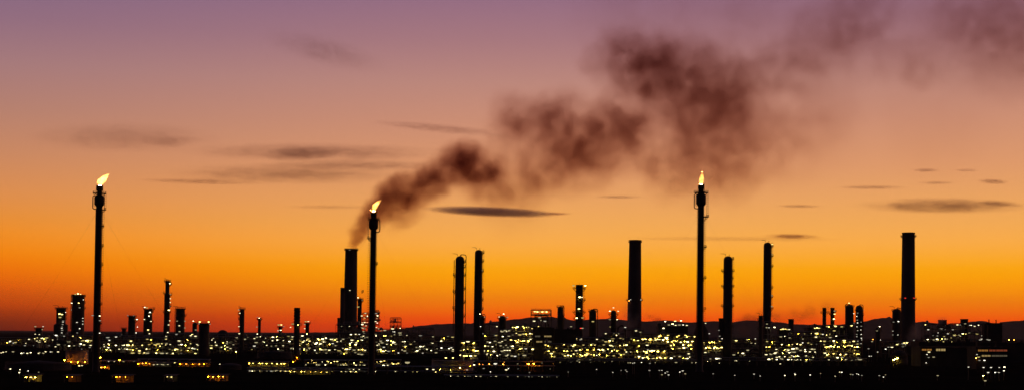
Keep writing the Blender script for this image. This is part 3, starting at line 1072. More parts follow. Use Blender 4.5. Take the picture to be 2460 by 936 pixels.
def shelter(label, x0, x1, ytop, d, code, n, depth=8.0, seed=0, wall='wall', px=4.5, name='pump_shelter', rows=1, backwall=True):
    g = random.Random(seed + 91)
    A, B = on_ground(x0, d).x, on_ground(x1, d).x
    z = max(2.5, at((x0 + x1) / 2, ytop, d).z)
    root = thing(name, label, 'shelter', ((A + B) / 2, d + depth / 2, 0))
    org = root.location.copy()
    b = MB()
    vs = []
    for Y, zz in ((d - 1, z), (d + depth + .5, z + .6)):
        for X in (A - .8, B + .8):
            vs += [(X, Y, zz), (X, Y, zz + .25)]
    b.add(vs, [(0, 2, 3, 1), (4, 5, 7, 6), (0, 1, 5, 4), (2, 6, 7, 3), (1, 3, 7, 5), (0, 4, 6, 2)])
    b.build('roof', M['darkwall'], root, org)
    nb = max(1, round((B - A) / 5.5))
    for i in range(nb + 1):
        X = A + (B - A) * i / nb
        b = MB()
        b.box((X, d, z / 2 - .02), (.35, .35, z - .04))
        b.build('post', M['steel'], root, org)
    if backwall:
        b = MB()
        k = max(4, int((B - A) / 1.2))
        vs, fs = [], []
        for i in range(k + 1):
            X = A + (B - A) * i / k
            Y = d + depth * .92 + (.12 if i % 2 else 0)
            vs += [(X, Y, 0), (X, Y, z + .3), (X, Y + .2, 0), (X, Y + .2, z + .3)]
        for i in range(k):
            a, c = 4 * i, 4 * i + 4
            fs += [(a, c, c + 1, a + 1), (a + 2, a + 3, c + 3, c + 2)]
        b.add(vs, fs)
        b.build('back_wall', M[wall], root, org)
    b = MB()
    for q in (.35, .7):
        b.box(((A + B) / 2, d + .02, z * q), (B - A, .18, .18))
    b.build('rail', M['steel'], root, org)
    for i in range(nb):
        if g.random() < .75:
            X = A + (B - A) * (i + .5) / nb
            b = MB()
            b.box((X, d + depth * .5, .35), (2.6, 1.6, .7))
            b.lathe((X - 1.0, d + depth * .5, 1.15), (1, .001, 0), [(.5, 0), (.62, .1), (.62, 1.2), (.35, 1.3), (.35, 1.8), (.2, 2.0)], 10)
            b.build('pump', M['vessel'], root, org)
    for i in range(n):
        x = x0 + (x1 - x0) * (i + g.uniform(.25, .75)) / n
        p = at(x, ytop, d + depth * g.uniform(.35, .6))
        s = px * g.uniform(.8, 1.2) * mpp(d) * .8
        p.z = z - s * .75
        lamp(root, p, code.upper() if (code in 'of' and i % 2 == 0) else code, s * .9, 1.3, 0 if (code in 'of' and i % 2 == 0) else 1)
    return root


def tank(label, x0, x1, ytop, d, mat='tank', roof='cone', lamps=(), name='storage_tank', rise=.10, stair=True, group='storage tanks'):
    A, B = on_ground(x0, d), on_ground(x1, d)
    r = (B.x - A.x) / 2
    c = Vector(((A.x + B.x) / 2, d + r * .0, 0))
    z = max(3.0, at((x0 + x1) / 2, ytop, d).z)
    zs = z if roof != 'dome' else z * .55
    t = thing(name, label, 'tank', c, group)
    b = MB()
    nc = max(3, int(zs / 2.4))
    prof = []
    for k in range(nc):          # plate courses: each one set a little inside the course below
        rr = r - .05 * k
        prof += [(rr, zs * k / nc), (rr, zs * (k + 1) / nc - .02)]
    b.lathe(c, (0, 0, 1), prof, 40)
    b.build('shell', M[mat], t, c, True)
    b = MB()
    rt = r - .05 * nc
    if roof == 'dome':
        b.lathe(c + Vector((0, 0, zs + .01)), (0, 0, 1), [(rt + .15, 0)] + [((rt + .1) * math.cos(R(a)), (z - zs) * math.sin(R(a))) for a in range(8, 88, 8)] + [(.2, z - zs)], 40)
    elif roof == 'cone':
        b.lathe(c + Vector((0, 0, zs + .01)), (0, 0, 1), [(rt + .2, 0), (rt + .2, .25), (.4, .3 + r * rise)], 40)
    else:
        b.lathe(c + Vector((0, 0, zs + .01)), (0, 0, 1), [(rt + .35, 0), (rt + .35, .35), (rt - .4, .36), (rt - .5, .1)], 40)
    b.build('roof', M[mat], t, c, True)
    if roof != 'dome':
        b = MB()
        b.arc_rail((c.x, c.y, zs + .3), rt, 0, 2 * math.pi, 1.2, .06, 36)
        b.build('railing', M['steel'], t, c)
    if stair:
        b = MB()
        n = 22
        last = None
        for k in range(n + 1):
            a = R(200) + R(100) * k / n
            p = Vector((c.x + (r + .55) * math.cos(a), c.y + (r + .55) * math.sin(a), .2 + (zs - .2) * k / n))
            b.box(p, (.9, .9, .12), a)
            q = p + Vector((math.cos(a) * .5, math.sin(a) * .5, 1.1))
            if last is not None:
                b.bar(last, q, .07)
                b.bar(last - Vector((0, 0, 1.1)), q - Vector((0, 0, 1.1)), .10)
            last = q
        b.build('stairway', M['steel'], t, c)
    for x, y, dd, code, px in lamps:
        lamp_px(t, x, y, dd, code, px, 1.2, 1)
    return t


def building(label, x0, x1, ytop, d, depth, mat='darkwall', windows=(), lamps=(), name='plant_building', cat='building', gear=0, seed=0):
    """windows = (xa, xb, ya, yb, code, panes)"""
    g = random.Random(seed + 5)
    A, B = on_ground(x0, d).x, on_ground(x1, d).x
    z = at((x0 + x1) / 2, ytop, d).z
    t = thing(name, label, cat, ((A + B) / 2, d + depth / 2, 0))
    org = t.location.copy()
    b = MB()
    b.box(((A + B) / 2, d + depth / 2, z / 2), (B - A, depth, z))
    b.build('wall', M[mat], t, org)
    b = MB()
    b.box(((A + B) / 2, d + depth / 2, z + .35), (B - A + .8, depth + .8, .7))
    b.build('roof', M[mat], t, org)
    for xa, xb, ya, yb, code, panes in windows:
        for i in range(panes):
            p = at(xa + (xb - xa) * i / panes, ya, d - .12)
            q = at(xa + (xb - xa) * (i + 1) / panes, yb, d - .12)
            w, h = (q.x - p.x) * .92, p.z - q.z
            cx_, cz = (p.x + q.x) / 2, (p.z + q.z) / 2
            b = MB()
            b.box((cx_, d - .06, cz), (w, .1, h))
            wo_ = b.build('window', WINDOW[code], t, org)
            b = MB()
            for dx in (-w / 2, 0, w / 2):
                b.box((cx_ + dx, d - .10, cz), (.22, .22, h + .2))
            for dz in (-h / 2, h / 2):
                b.box((cx_, d - .10, cz + dz), (w + .25, .2, .2))
            b.build('window_frame', M['steel'], wo_, org)
    for i in range(gear):
        X = A + (B - A) * (i + g.uniform(.2, .8)) / gear
        h = g.uniform(1.5, 5)
        b = MB()
        if g.random() < .5:
            b.box((X, d + depth * .4, z + .7 + h * .3), (g.uniform(2, 5), 3, h * .6))
            b.box((X, d + depth * .4, z + .75 + h * .6), (1.4, 1.4, 1.0))
            b.build('roof_unit', M[mat], t, org)
        else:
            b.lathe((X, d + depth * .4, z + .7), (0, 0, 1), [(.7, 0), (.6, h), (.85, h + .1), (.85, h + .6), (.2, h + .9)], 8)
            b.build('vent', M['steel'], t, org)
    for x, y, code, px in lamps:
        lamp_px(t, x, y, d - .8, code, px)
    return t


def pipe_rack(label, x0, x1, d, rows, lamps=(), bay=8.0, seed=0, depth=6.0, px=3.6, group='long pipe racks'):
    """rows = heights of the tiers given as rows in the picture; lamps = (row, n, code)"""
    g = random.Random(seed + 17)
    A, B = on_ground(x0, d).x, on_ground(x1, d).x
    root = thing('pipe_rack', label, 'pipe rack', ((A + B) / 2, d + depth / 2, 0), group)
    org = root.location.copy()
    zs = [max(1.6, at((x0 + x1) / 2, y, d).z) for y in rows]
    zt = max(zs) + .6
    nb = max(2, round((B - A) / bay))
    me = None
    for i in range(nb + 1):
        X = A + (B - A) * i / nb
        b = MB()
        for Y in (d, d + depth):
            b.box((X, Y, zt / 2), (.42, .42, zt))
        for z in zs:
            b.box((X, d + depth / 2, z - .2), (.36, depth + .8, .4))
        b.build('bent', M['steel'], root, org)
    for z in zs:
        for k in range(5):
            r = g.choice((.18, .25, .35, .45))
            Y = d + .6 + (depth - 1.2) * k / 4
            b = MB()
            b.cone((A - 1, Y, z + r), (B + 1, Y, z + r), r, r, 8)
            b.build('pipe', M['pipe'], root, org)
    for y, n, code in lamps:
        for i in range(n):
            if g.random() < .42:
                continue
            x = x0 + (x1 - x0) * (i + g.uniform(-.3, 1.3)) / n
            c = code if g.random() < .75 else g.choice('wcy')
            lamp_px(root, x, y + g.gauss(.5, 2.2), d + g.choice((-.6, 1.5, 3.0)), c, px * g.choice((.5, .7, .9, 1.2)), g.uniform(.9, 1.6))
    return root


# --- far left
unit('low sparsely lit unit along the left edge of the picture', -20, 132, 2300, [(811, 9, 'w'), (819, 11, 'w'), (829, 7, 'c')], 16, 1, 14, .6, px=3.8)
unit('small lit platform unit under the stub tower at the far left', 80, 114, 2100, [(805, 2, 'w'), (809, 6, 'y'), (818, 3, 'w')], 12, 2)
unit('dim unit around the feet of the shouldered column', 128, 182, 1850, [(805, 3, 'c'), (818, 2, 'w'), (827, 6, 'w')], 14, 3)
unit('yellow lit unit just left of the far left flare stack', 186, 218, 1750, [(806, 4, 'y'), (814, 9, 'y'), (823, 6, 'w'), (829, 4, 'c')], 14, 4)
unit('lit unit just right of the far left flare stack', 233, 306, 1700, [(806, 4, 'c'), (815, 4, 'c'), (824, 8, 'w'), (834, 8, 'w')], 14, 5)
unit('wide brightly lit unit in front of the stepped column', 300, 398, 1600, [(811, 5, 'y'), (824, 16, 'y'), (836, 17, 'y'), (848, 13, 'y')], 16, 6, px=4.8)
unit('lit unit between the stepped column and the lamp topped tower', 398, 482, 1600, [(802, 7, 'w'), (812, 8, 'w'), (823, 10, 'w'), (836, 15, 'y'), (849, 9, 'y')], 16, 7, px=4.5)
unit('lit unit right of the lamp topped tower', 496, 562, 1700, [(809, 4, 'w'), (818, 12, 'w'), (825, 8, 'w'), (834, 9, 'w')], 16, 8)
unit('dim scattered unit under the lone slim column', 560, 640, 1900, [(808, 9, 'w'), (816, 7, 'w'), (826, 4, 'c'), (835, 4, 'w')], 16, 9, 10, .7)
unit('dim unit under the mushroom shaped stub', 632, 700, 1800, [(805, 6, 'y'), (815, 6, 'w'), (825, 5, 'w'), (834, 5, 'w')], 16, 10, 10, .7)
unit('narrow bright unit right behind the wavy stack', 700, 748, 1700, [(806, 5, 'w'), (814, 10, 'y'), (821, 11, 'y'), (834, 9, 'w')], 14, 11)
unit('long three deck unit left of the smoking chimney foot', 746, 812, 1700, [(811, 13, 'y'), (822, 13, 'w'), (834, 10, 'w'), (847, 5, 'w')], 14, 12)
unit('dense lit unit in front of the smoking chimney foot', 806, 884, 1600, [(779, 3, 'w'), (799, 6, 'w'), (813, 11, 'w'), (823, 11, 'w'), (835, 16, 'y'), (846, 9, 'w')], 16, 13)
unit('tall narrow ladder tower with many lamps left of the middle flare', 869, 884, 1650, [(752, 3, 'w'), (762, 3, 'w'), (770, 3, 'w'), (778, 3, 'w'), (786, 3, 'w'), (796, 3, 'w'), (806, 3, 'w')], 8, 14, 6, .5, top_gear=False, px=3.8)
unit('narrow lamp studded tower right behind the middle flare', 899, 909, 1650, [(746, 2, 'w'), (754, 2, 'w'), (763, 2, 'w'), (771, 2, 'w'), (779, 2, 'w'), (790, 2, 'w'), (800, 3, 'w')], 8, 15, 6, .5, top_gear=False, px=3.6)
unit('open steel frame tower alone on the skyline right of the middle flare', 936, 962, 1700, [(763, 1, 'c'), (773, 2, 'c'), (783, 3, 'w'), (796, 5, 'w')], 12, 16, 5, .9, open_top=True, top_gear=False)
unit('lit unit right of the middle flare', 904, 952, 1700, [(791, 7, 'w'), (802, 4, 'y'), (815, 9, 'w'), (824, 8, 'w'), (838, 11, 'y')], 14, 17)
unit('dark unit with scattered lamps under the open frame tower', 950, 1042, 1750, [(788, 2, 'w'), (803, 6, 'w'), (816, 5, 'w'), (828, 12, 'w'), (838, 11, 'w'), (848, 6, 'c')], 16, 18, 10, .8)
unit('dim unit left of the tall column with side pipes', 1040, 1094, 1800, [(807, 6, 'y'), (820, 4, 'w'), (832, 7, 'w'), (842, 4, 'w')], 14, 19, 10, .7)
unit('three deck lit structure under the two tall middle columns', 1104, 1152, 1300, [(819, 8, 'f'), (835, 9, 'f'), (850, 7, 'y')], 14, 20, 8, .8, px=5.2, top_gear=False)
unit('tall narrow lit unit between the slim column and the cluttered column', 1154, 1196, 1400, [(778, 5, 'w'), (803, 6, 'y'), (815, 7, 'w'), (826, 8, 'w'), (838, 8, 'w'), (848, 8, 'w')], 14, 21)
unit('four deck brightly lit structure left of the dark office block', 1226, 1281, 1400, [(782, 8, 'f'), (797, 9, 'y'), (814, 13, 'f'), (834, 9, 'y'), (850, 5, 'w')], 14, 22, 8, .9, px=5.0)
unit('lit unit at the foot of the cluttered column', 1200, 1232, 1380, [(792, 5, 'w'), (804, 4, 'w'), (816, 6, 'w'), (826, 7, 'w'), (838, 5, 'w'), (852, 5, 'w')], 12, 23)
unit('open steel frame with lit top over the dark office block', 1275, 1324, 1450, [(743, 0, 'y'), (756, 0, 'w'), (784, 7, 'f')], 14, 24, 10, .7, open_top=True, top_gear=False)
fr = unit('lit platform inside the open steel frame', 1284, 1316, 1455, [(757, 2, 'w'), (767, 4, 'w')], 8, 25, 8, 1.0, top_gear=False)
for i, x in enumerate((1285, 1291, 1296, 1303, 1309, 1313)):
    lamp_px(fr, x, 747 + (i % 2), 1459, 'f' if i % 2 else 'y', 5.0)
unit('brightly lit unit right of the dark office block', 1306, 1388, 1350, [(826, 8, 'f'), (838, 9, 'f'), (850, 12, 'y'), (860, 5, 'w')], 16, 26, 8, .9, px=5.0)
unit('very bright three deck unit under the spiked column', 1384, 1452, 1350, [(811, 6, 'w'), (824, 9, 'y'), (836, 15, 'f'), (848, 15, 'f'), (862, 9, 'w')], 16, 27, 7, 1.0, px=4.8)
unit('bright unit under the column crowned with three lights', 1450, 1502, 1350, [(800, 5, 'w'), (813, 7, 'y'), (826, 9, 'y'), (838, 10, 'f'), (849, 11, 'y'), (862, 6, 'w')], 14, 28, 7, .9)
unit('lit unit at the foot of the chimney left of the right flare', 1498, 1546, 1400, [(791, 3, 'w'), (812, 5, 'y'), (826, 7, 'y'), (839, 8, 'w'), (853, 8, 'w')], 14, 29)
unit('brightest two deck unit right of the second chimney foot', 1544, 1606, 1350, [(801, 4, 'y'), (810, 14, 'f'), (826, 7, 'w'), (839, 17, 'f'), (855, 13, 'f')], 16, 30, 8, 1.0, px=5.2)
unit('bright jumbled unit left of the right hand flare stack', 1604, 1668, 1400, [(803, 10, 'f'), (815, 14, 'f'), (824, 13, 'f'), (833, 11, 'y'), (846, 5, 'w'), (855, 9, 'w')], 16, 31, 8, 1.0, px=4.8)
unit('lit unit right of the right hand flare stack', 1684, 1736, 1400, [(818, 8, 'f'), (831, 10, 'f'), (843, 4, 'w'), (855, 11, 'w')], 14, 32, 8, .9, px=4.8)
unit('dark unit with few lamps between the two tall right columns', 1752, 1824, 1700, [(812, 8, 'y'), (822, 4, 'w'), (836, 7, 'w'), (846, 6, 'w')], 14, 33, 11, .6)
unit('lit unit at the foot of the slim lit column', 1836, 1862, 1450, [(782, 3, 'w'), (816, 4, 'y'), (829, 5, 'y'), (845, 5, 'w'), (857, 4, 'w')], 12, 34)
unit('wide unit full of scattered lamps under the short plain stack', 1858, 1960, 1450, [(806, 5, 'w'), (823, 9, 'y'), (835, 20, 'w'), (843, 20, 'w'), (851, 15, 'w'), (860, 16, 'w')], 18, 35, 9, .9, px=4.2)
unit('long roofed unit with a row of lights along its top edge', 1890, 1990, 1650, [(797, 17, 'y'), (812, 4, 'c'), (826, 5, 'c')], 16, 36, 10, .8)
unit('bright unit below the domed pair of columns', 1978, 2068, 1450, [(816, 5, 'y'), (828, 22, 'f'), (846, 11, 'f'), (858, 18, 'w')], 16, 37, 9, .9, px=5.0)
unit('unit behind the twin thin stacks with a few lamps', 1955, 2040, 1750, [(781, 6, 'y'), (806, 5, 'w'), (818, 5, 'y')], 14, 38, 10, .7)
unit('low lit unit at the foot of the dark column by the far right chimney', 2125, 2180, 1750, [(820, 7, 'y'), (830, 5, 'c')], 14, 39, 10, .6)
unit('lit unit in front of the steam on the right skyline', 2222, 2292, 1800, [(778, 3, 'y'), (790, 4, 'c'), (803, 7, 'c'), (810, 10, 'w'), (818, 9, 'y')], 16, 40, 9, .9, px=3.8)
unit('lit unit under the blocky dark tower at the right', 2288, 2360, 1800, [(777, 7, 'w'), (797, 9, 'y'), (802, 7, 'w'), (818, 8, 'y')], 16, 41, 9, .9, px=3.8)

# --- buildings
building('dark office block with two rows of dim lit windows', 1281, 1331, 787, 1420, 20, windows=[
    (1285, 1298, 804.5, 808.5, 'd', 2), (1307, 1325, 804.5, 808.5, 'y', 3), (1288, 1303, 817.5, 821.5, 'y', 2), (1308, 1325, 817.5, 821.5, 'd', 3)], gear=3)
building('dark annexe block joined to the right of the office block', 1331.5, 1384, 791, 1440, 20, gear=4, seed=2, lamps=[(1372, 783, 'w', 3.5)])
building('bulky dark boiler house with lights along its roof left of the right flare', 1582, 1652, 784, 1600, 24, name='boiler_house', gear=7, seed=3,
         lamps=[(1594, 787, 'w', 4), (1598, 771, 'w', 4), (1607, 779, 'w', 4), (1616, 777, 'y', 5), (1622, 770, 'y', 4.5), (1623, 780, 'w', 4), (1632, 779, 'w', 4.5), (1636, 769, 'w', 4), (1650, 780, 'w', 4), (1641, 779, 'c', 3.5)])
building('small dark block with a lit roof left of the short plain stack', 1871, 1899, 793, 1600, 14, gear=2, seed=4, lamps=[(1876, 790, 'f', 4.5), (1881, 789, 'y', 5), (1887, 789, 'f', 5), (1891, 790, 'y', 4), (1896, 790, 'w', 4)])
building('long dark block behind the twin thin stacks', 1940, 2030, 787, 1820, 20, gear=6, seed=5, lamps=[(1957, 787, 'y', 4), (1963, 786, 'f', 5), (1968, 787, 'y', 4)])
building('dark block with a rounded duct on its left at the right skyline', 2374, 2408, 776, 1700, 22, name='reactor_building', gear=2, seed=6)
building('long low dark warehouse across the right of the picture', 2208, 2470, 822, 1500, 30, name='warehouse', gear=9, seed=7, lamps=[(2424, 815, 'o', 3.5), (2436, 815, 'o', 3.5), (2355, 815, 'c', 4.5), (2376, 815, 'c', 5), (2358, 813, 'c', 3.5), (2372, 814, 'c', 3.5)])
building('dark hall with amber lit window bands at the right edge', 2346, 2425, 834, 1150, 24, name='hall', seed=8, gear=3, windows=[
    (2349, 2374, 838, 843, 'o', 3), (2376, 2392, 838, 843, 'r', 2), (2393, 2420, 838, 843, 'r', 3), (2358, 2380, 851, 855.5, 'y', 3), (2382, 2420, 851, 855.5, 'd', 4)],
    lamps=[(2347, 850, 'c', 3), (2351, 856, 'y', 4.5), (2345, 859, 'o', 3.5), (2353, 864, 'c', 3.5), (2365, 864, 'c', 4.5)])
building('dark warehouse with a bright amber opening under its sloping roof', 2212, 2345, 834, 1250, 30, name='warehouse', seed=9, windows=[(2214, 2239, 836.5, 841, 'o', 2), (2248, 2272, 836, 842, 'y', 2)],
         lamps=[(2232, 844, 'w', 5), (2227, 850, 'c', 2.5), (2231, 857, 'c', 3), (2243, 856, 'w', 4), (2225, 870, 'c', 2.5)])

# rounded duct of the reactor building
axd = on_ground(2370, 1695)
td = thing('arch_duct', 'fat arched duct left of the block at the right skyline', 'duct', axd)
b = MB()
pts = [at(2367.5, 822, 1695), at(2367.5, 782, 1695), at(2369, 777.5, 1695), at(2373, 775.5, 1695), at(2379, 776.5, 1695), at(2380, 790, 1695)]
pts[0].z = 0
b.tube(pts, 3.2 * mpp(1695), 10)
b.build('duct', M['darkwall'], td, axd)

# --- tanks
tank('squat tank washed with orange light left of the far left flare', 158, 211, 841, 1120, 'tank', 'flat',
     [(155, 864, 1106, 'O', 8), (170, 868, 1104, 'O', 4.5), (187, 869, 1103, 'O', 4.5), (204, 868, 1104, 'O', 4.5), (190, 885, 1000, 'y', 5), (197, 882, 1005, 'w', 4)])  # smaller strong lamps along the front are added to wash the shell
tank('wide low dark tank in the left foreground', 16, 168, 873, 935, 'darktank', 'cone', [(24, 887, 905, 'w', 4.5)], rise=.10)
tank('wide dull red brown tank left of the wavy stack', 618, 702, 846, 1380, 'darktank', 'cone', rise=.08)
tank('broad tank lit yellow and orange under the middle columns', 1037, 1137, 866, 960, 'tank', 'flat',
     [(1071, 858, 950, 'f', 6), (1088, 858, 950, 'f', 6), (1105, 882, 937, 'F', 7), (1105, 890, 936, 'f', 5), (1130, 878, 941, 'O', 5), (1032, 879, 944, 'w', 5), (1041, 886, 940, 'w', 5.5),
      (1026, 885, 940, 'w', 5), (1058, 886, 938, 'F', 3.5), (1082, 888, 937, 'F', 3)])
tank('dark domed tank right behind the right hand flare stack', 1664, 1704, 776, 1500, 'darktank', 'dome', [(1695, 775, 1480, 'w', 3.5), (1704, 800, 1480, 'c', 3.5)], stair=False)
tank('small dark domed tank in the left foreground', 528, 580, 871, 980, 'darktank', 'dome', [(528, 873, 960, 'w', 3.5)], stair=False)
tank('domed tank beside the floodlight at the right', 2140, 2180, 840, 1300, 'darktank', 'dome', stair=False)

tank('small dark domed tank on the skyline right of the lamp topped tower', 519, 550, 791, 2600, 'darktank', 'dome', stair=False)
tower('short_tower', 'tiny dark stub left of the column with a lit side platform', 'tower', 298, 787, 10, 2100, TC, top='flat', plats=[(789, 2, 'A')], lamps=[(-5, 802, 'c', 3.5), (-9, 806, 'c', 3)])
tower('short_tower', 'low dark stub between the far left flare and the lit side platform', 'tower', 281, 800, 7, 2200, TC, top='flat')
arch = thing('pipe_arch', 'thick arched pipe left of the second chimney foot', 'pipe', on_ground(1492, 1500))
b = MB()
pts = [on_ground(1484, 1500), at(1484, 792, 1500), at(1486, 785, 1500), at(1491, 781, 1500), at(1497, 782, 1500), at(1502, 788, 1500), on_ground(1503, 1500)]
b.tube(pts, 2.0 * mpp(1500), 10)
b.build('pipe', M['shell'], arch, arch.location.copy())
lamp_px(arch, 1502, 785, 1497, 'c', 4)

# --- foreground pipe racks, shelters and yards
pipe_rack('long pipe rack right of the far left flare stack', 232, 330, 1150, (866, 874), [(876, 17, 'w')], seed=1)
pipe_rack('dim pipe rack in front of the stepped column', 330, 500, 1120, (863, 872), [(869, 12, 'w'), (879, 15, 'y')], seed=2)
pipe_rack('brightly lit pipe rack left of the middle flare stack', 596, 886, 900, (884, 892), [(887, 26, 'w'), (895, 34, 'f'), (901, 30, 'w')], seed=3, px=4.2)
pipe_rack('upper pipe rack behind the brightly lit rack', 732, 888, 1080, (865, 874), [(869, 26, 'f'), (883, 22, 'w')], seed=4, px=4.0)
pipe_rack('yellow lit pipe rack just right of the middle flare', 898, 960, 1080, (864, 874), [(869, 24, 'f'), (880, 9, 'w')], seed=5, px=4.2)
pipe_rack('dark pipe rack running across the centre foreground', 900, 1140, 905, (881, 892), [(890, 9, 'w'), (903, 12, 'y')], seed=6, px=3.8)
pipe_rack('dark pipe rack below the cluttered column', 1120, 1330, 1000, (868, 878), [(873, 12, 'o'), (884, 9, 'c')], seed=7, px=3.6)
pipe_rack('low pipe rack with small lamps at the bottom centre', 1070, 1340, 820, (904,), [(909, 24, 'w'), (917, 8, 'c')], seed=8, px=3.4)
pipe_rack('long dark pipe rack under the bright central units', 1340, 1680, 1240, (862, 866), [(868, 22, 'w')], seed=9, px=3.4)
pipe_rack('long dark pipe rack in front of the right hand units', 1690, 2080, 1240, (860, 865), [(866, 14, 'w')], seed=10, px=3.2)

shelter('small amber lit shelter at the far left bottom', 57, 88, 901, 720, 'f', 3, seed=1, px=7)
shelter('open shelter with dull red glow left of the far left flare foot', 154, 184, 902, 720, 'o', 2, seed=2, px=4, backwall=True)
shelter('low orange lit shelter at the right foot of the far left flare', 234, 256, 888, 960, 'o', 3, seed=3, px=5)
shelter('dim reddish shelter in the bottom left foreground', 269, 312, 902, 720, 'o', 3, seed=4, px=4)
shelter('orange lit shelter with two bays below the stepped column', 328, 364, 869, 1060, 'o', 4, seed=5, px=5)
shelter('small whitish lit shelter below the stepped column', 366, 406, 872, 1040, 'w', 5, seed=6, px=4.2)
shelter('tiny dim shelter in the left foreground', 394, 418, 902, 740, 'y', 2, seed=7, px=4)
shelter('glowing orange shelter in the lower left foreground', 496, 542, 901, 750, 'o', 4, seed=8, px=5)
shelter('long yellow lit shelter left of the wavy stack foot', 594, 690, 869, 1000, 'f', 9, seed=9, px=5)
shelter('bright yellow shelter at the centre bottom beside the wavy stack', 690, 790, 893, 880, 'f', 8, seed=10, px=5)
shelter('orange lit shelter left of the domed foreground tank', 424, 500, 871, 1050, 'o', 5, seed=11, px=4)

# isolated lights that stand on masts of their own
masts('white mast light in the left edge yard', [(15, 848), (32, 848), (105, 849), (122, 850), (52, 861), (57, 861), (66, 862), (74, 862), (93, 860), (95, 861), (104, 859), (110, 860), (125, 859), (140, 860), (3, 861), (8, 862)], 1500, 'w', 4.2, 1)
masts('white mast light in the lower left foreground', [(47, 908), (48, 913), (93, 913), (194, 908), (68, 895), (62, 932), (26, 890)], 800, 'w', 3.5, 2)
masts('sodium floodlight on a mast by the far left flare', [(242, 857)], 1150, 'o', 9, 3)
masts('orange light on a mast right of the far left flare', [(288, 864)], 1150, 'o', 6, 4)
masts('sodium floodlight on a mast left of the broad lit tank', [(979, 869)], 1050, 'o', 8, 5)
masts('orange floodlight on a mast right of the broad lit tank', [(1190, 872)], 1050, 'o', 7.5, 6)
masts('orange floodlight on a mast below the dark office block', [(1270, 873), (1282, 872)], 1050, 'o', 7, 7)
masts('big yellow floodlight on a mast at the centre bottom', [(1216, 889)], 950, 'f', 7, 8)
masts('yellow green light on a mast below the lone slim column', [(568, 843)], 1400, 'f', 7, 9)
masts('white mast light in the dark yard at the bottom centre', [(1365, 892), (1433, 892), (1503, 891), (1506, 891), (1520, 871), (1524, 870), (1272, 897), (1472, 913), (1492, 914), (1178, 909), (1122, 909)], 900, 'c', 3.0, 10)
masts('white mast light in the dark yard below the right flare', [(1561, 871), (1584, 888), (1590, 888), (1560, 888), (1598, 901), (1603, 901), (1606, 901), (1633, 905), (1639, 905), (1646, 903), (1641, 889), (1590, 901), (1713, 904), (1765, 901)], 880, 'c', 3.4, 11)
masts('white mast light in the dark yard at the bottom right', [(1910, 898), (1946, 899), (1971, 902), (2006, 902), (2017, 901), (2022, 901), (2043, 901), (2058, 900), (2062, 900), (2070, 900), (2112, 901), (2122, 912), (2127, 911), (1826, 910), (1811, 903), (1885, 908), (1909, 932), (2048, 931)], 860, 'c', 3.2, 12)
masts('bright floodlight on a mast beside the domed tank', [(2150, 861), (2155, 859), (2146, 863)], 1250, 'f', 8, 13)
masts('bright mast light in the dark foreground at the lower right', [(2252, 906), (2326, 880), (2362, 881), (2380, 881), (2400, 881), (2412, 880), (2373, 893), (2390, 893), (2399, 893), (2411, 889)], 900, 'c', 4.6, 14)
masts('yellow floodlight on a mast in the bottom right corner', [(2361, 918), (2366, 916)], 800, 'f', 6.5, 15)
masts('white mast light between the warehouse and the domed pair', [(2086, 836), (2088, 854), (2093, 854), (2108, 844), (2127, 837), (2195, 816), (2175, 826), (2168, 824), (2195, 862)], 1500, 'c', 3.8, 16)


# ------------------------------------------------------------------ smoke and steam: puffs merged into one field of density, stirred by turbulence
def mat_smoke(name, color, density, aniso=.3, absorb=(0, 0, 0)):
    m = mat_new(name)
    t = m.node_tree
    out = t.nodes.new('ShaderNodeOutputMaterial')
    v = t.nodes.new('ShaderNodeVolumePrincipled')
    v.inputs['Color'].default_value = (*color, 1)
    v.inputs['Absorption Color'].default_value = (*absorb, 1)
    v.inputs['Anisotropy'].default_value = aniso
    v.inputs['Density'].default_value = density
    t.links.new(v.outputs[0], out.inputs['Volume'])
    m.cycles.volume_step_rate = 3.0
    m.cycles.volume_interpolation = 'LINEAR'
    return m


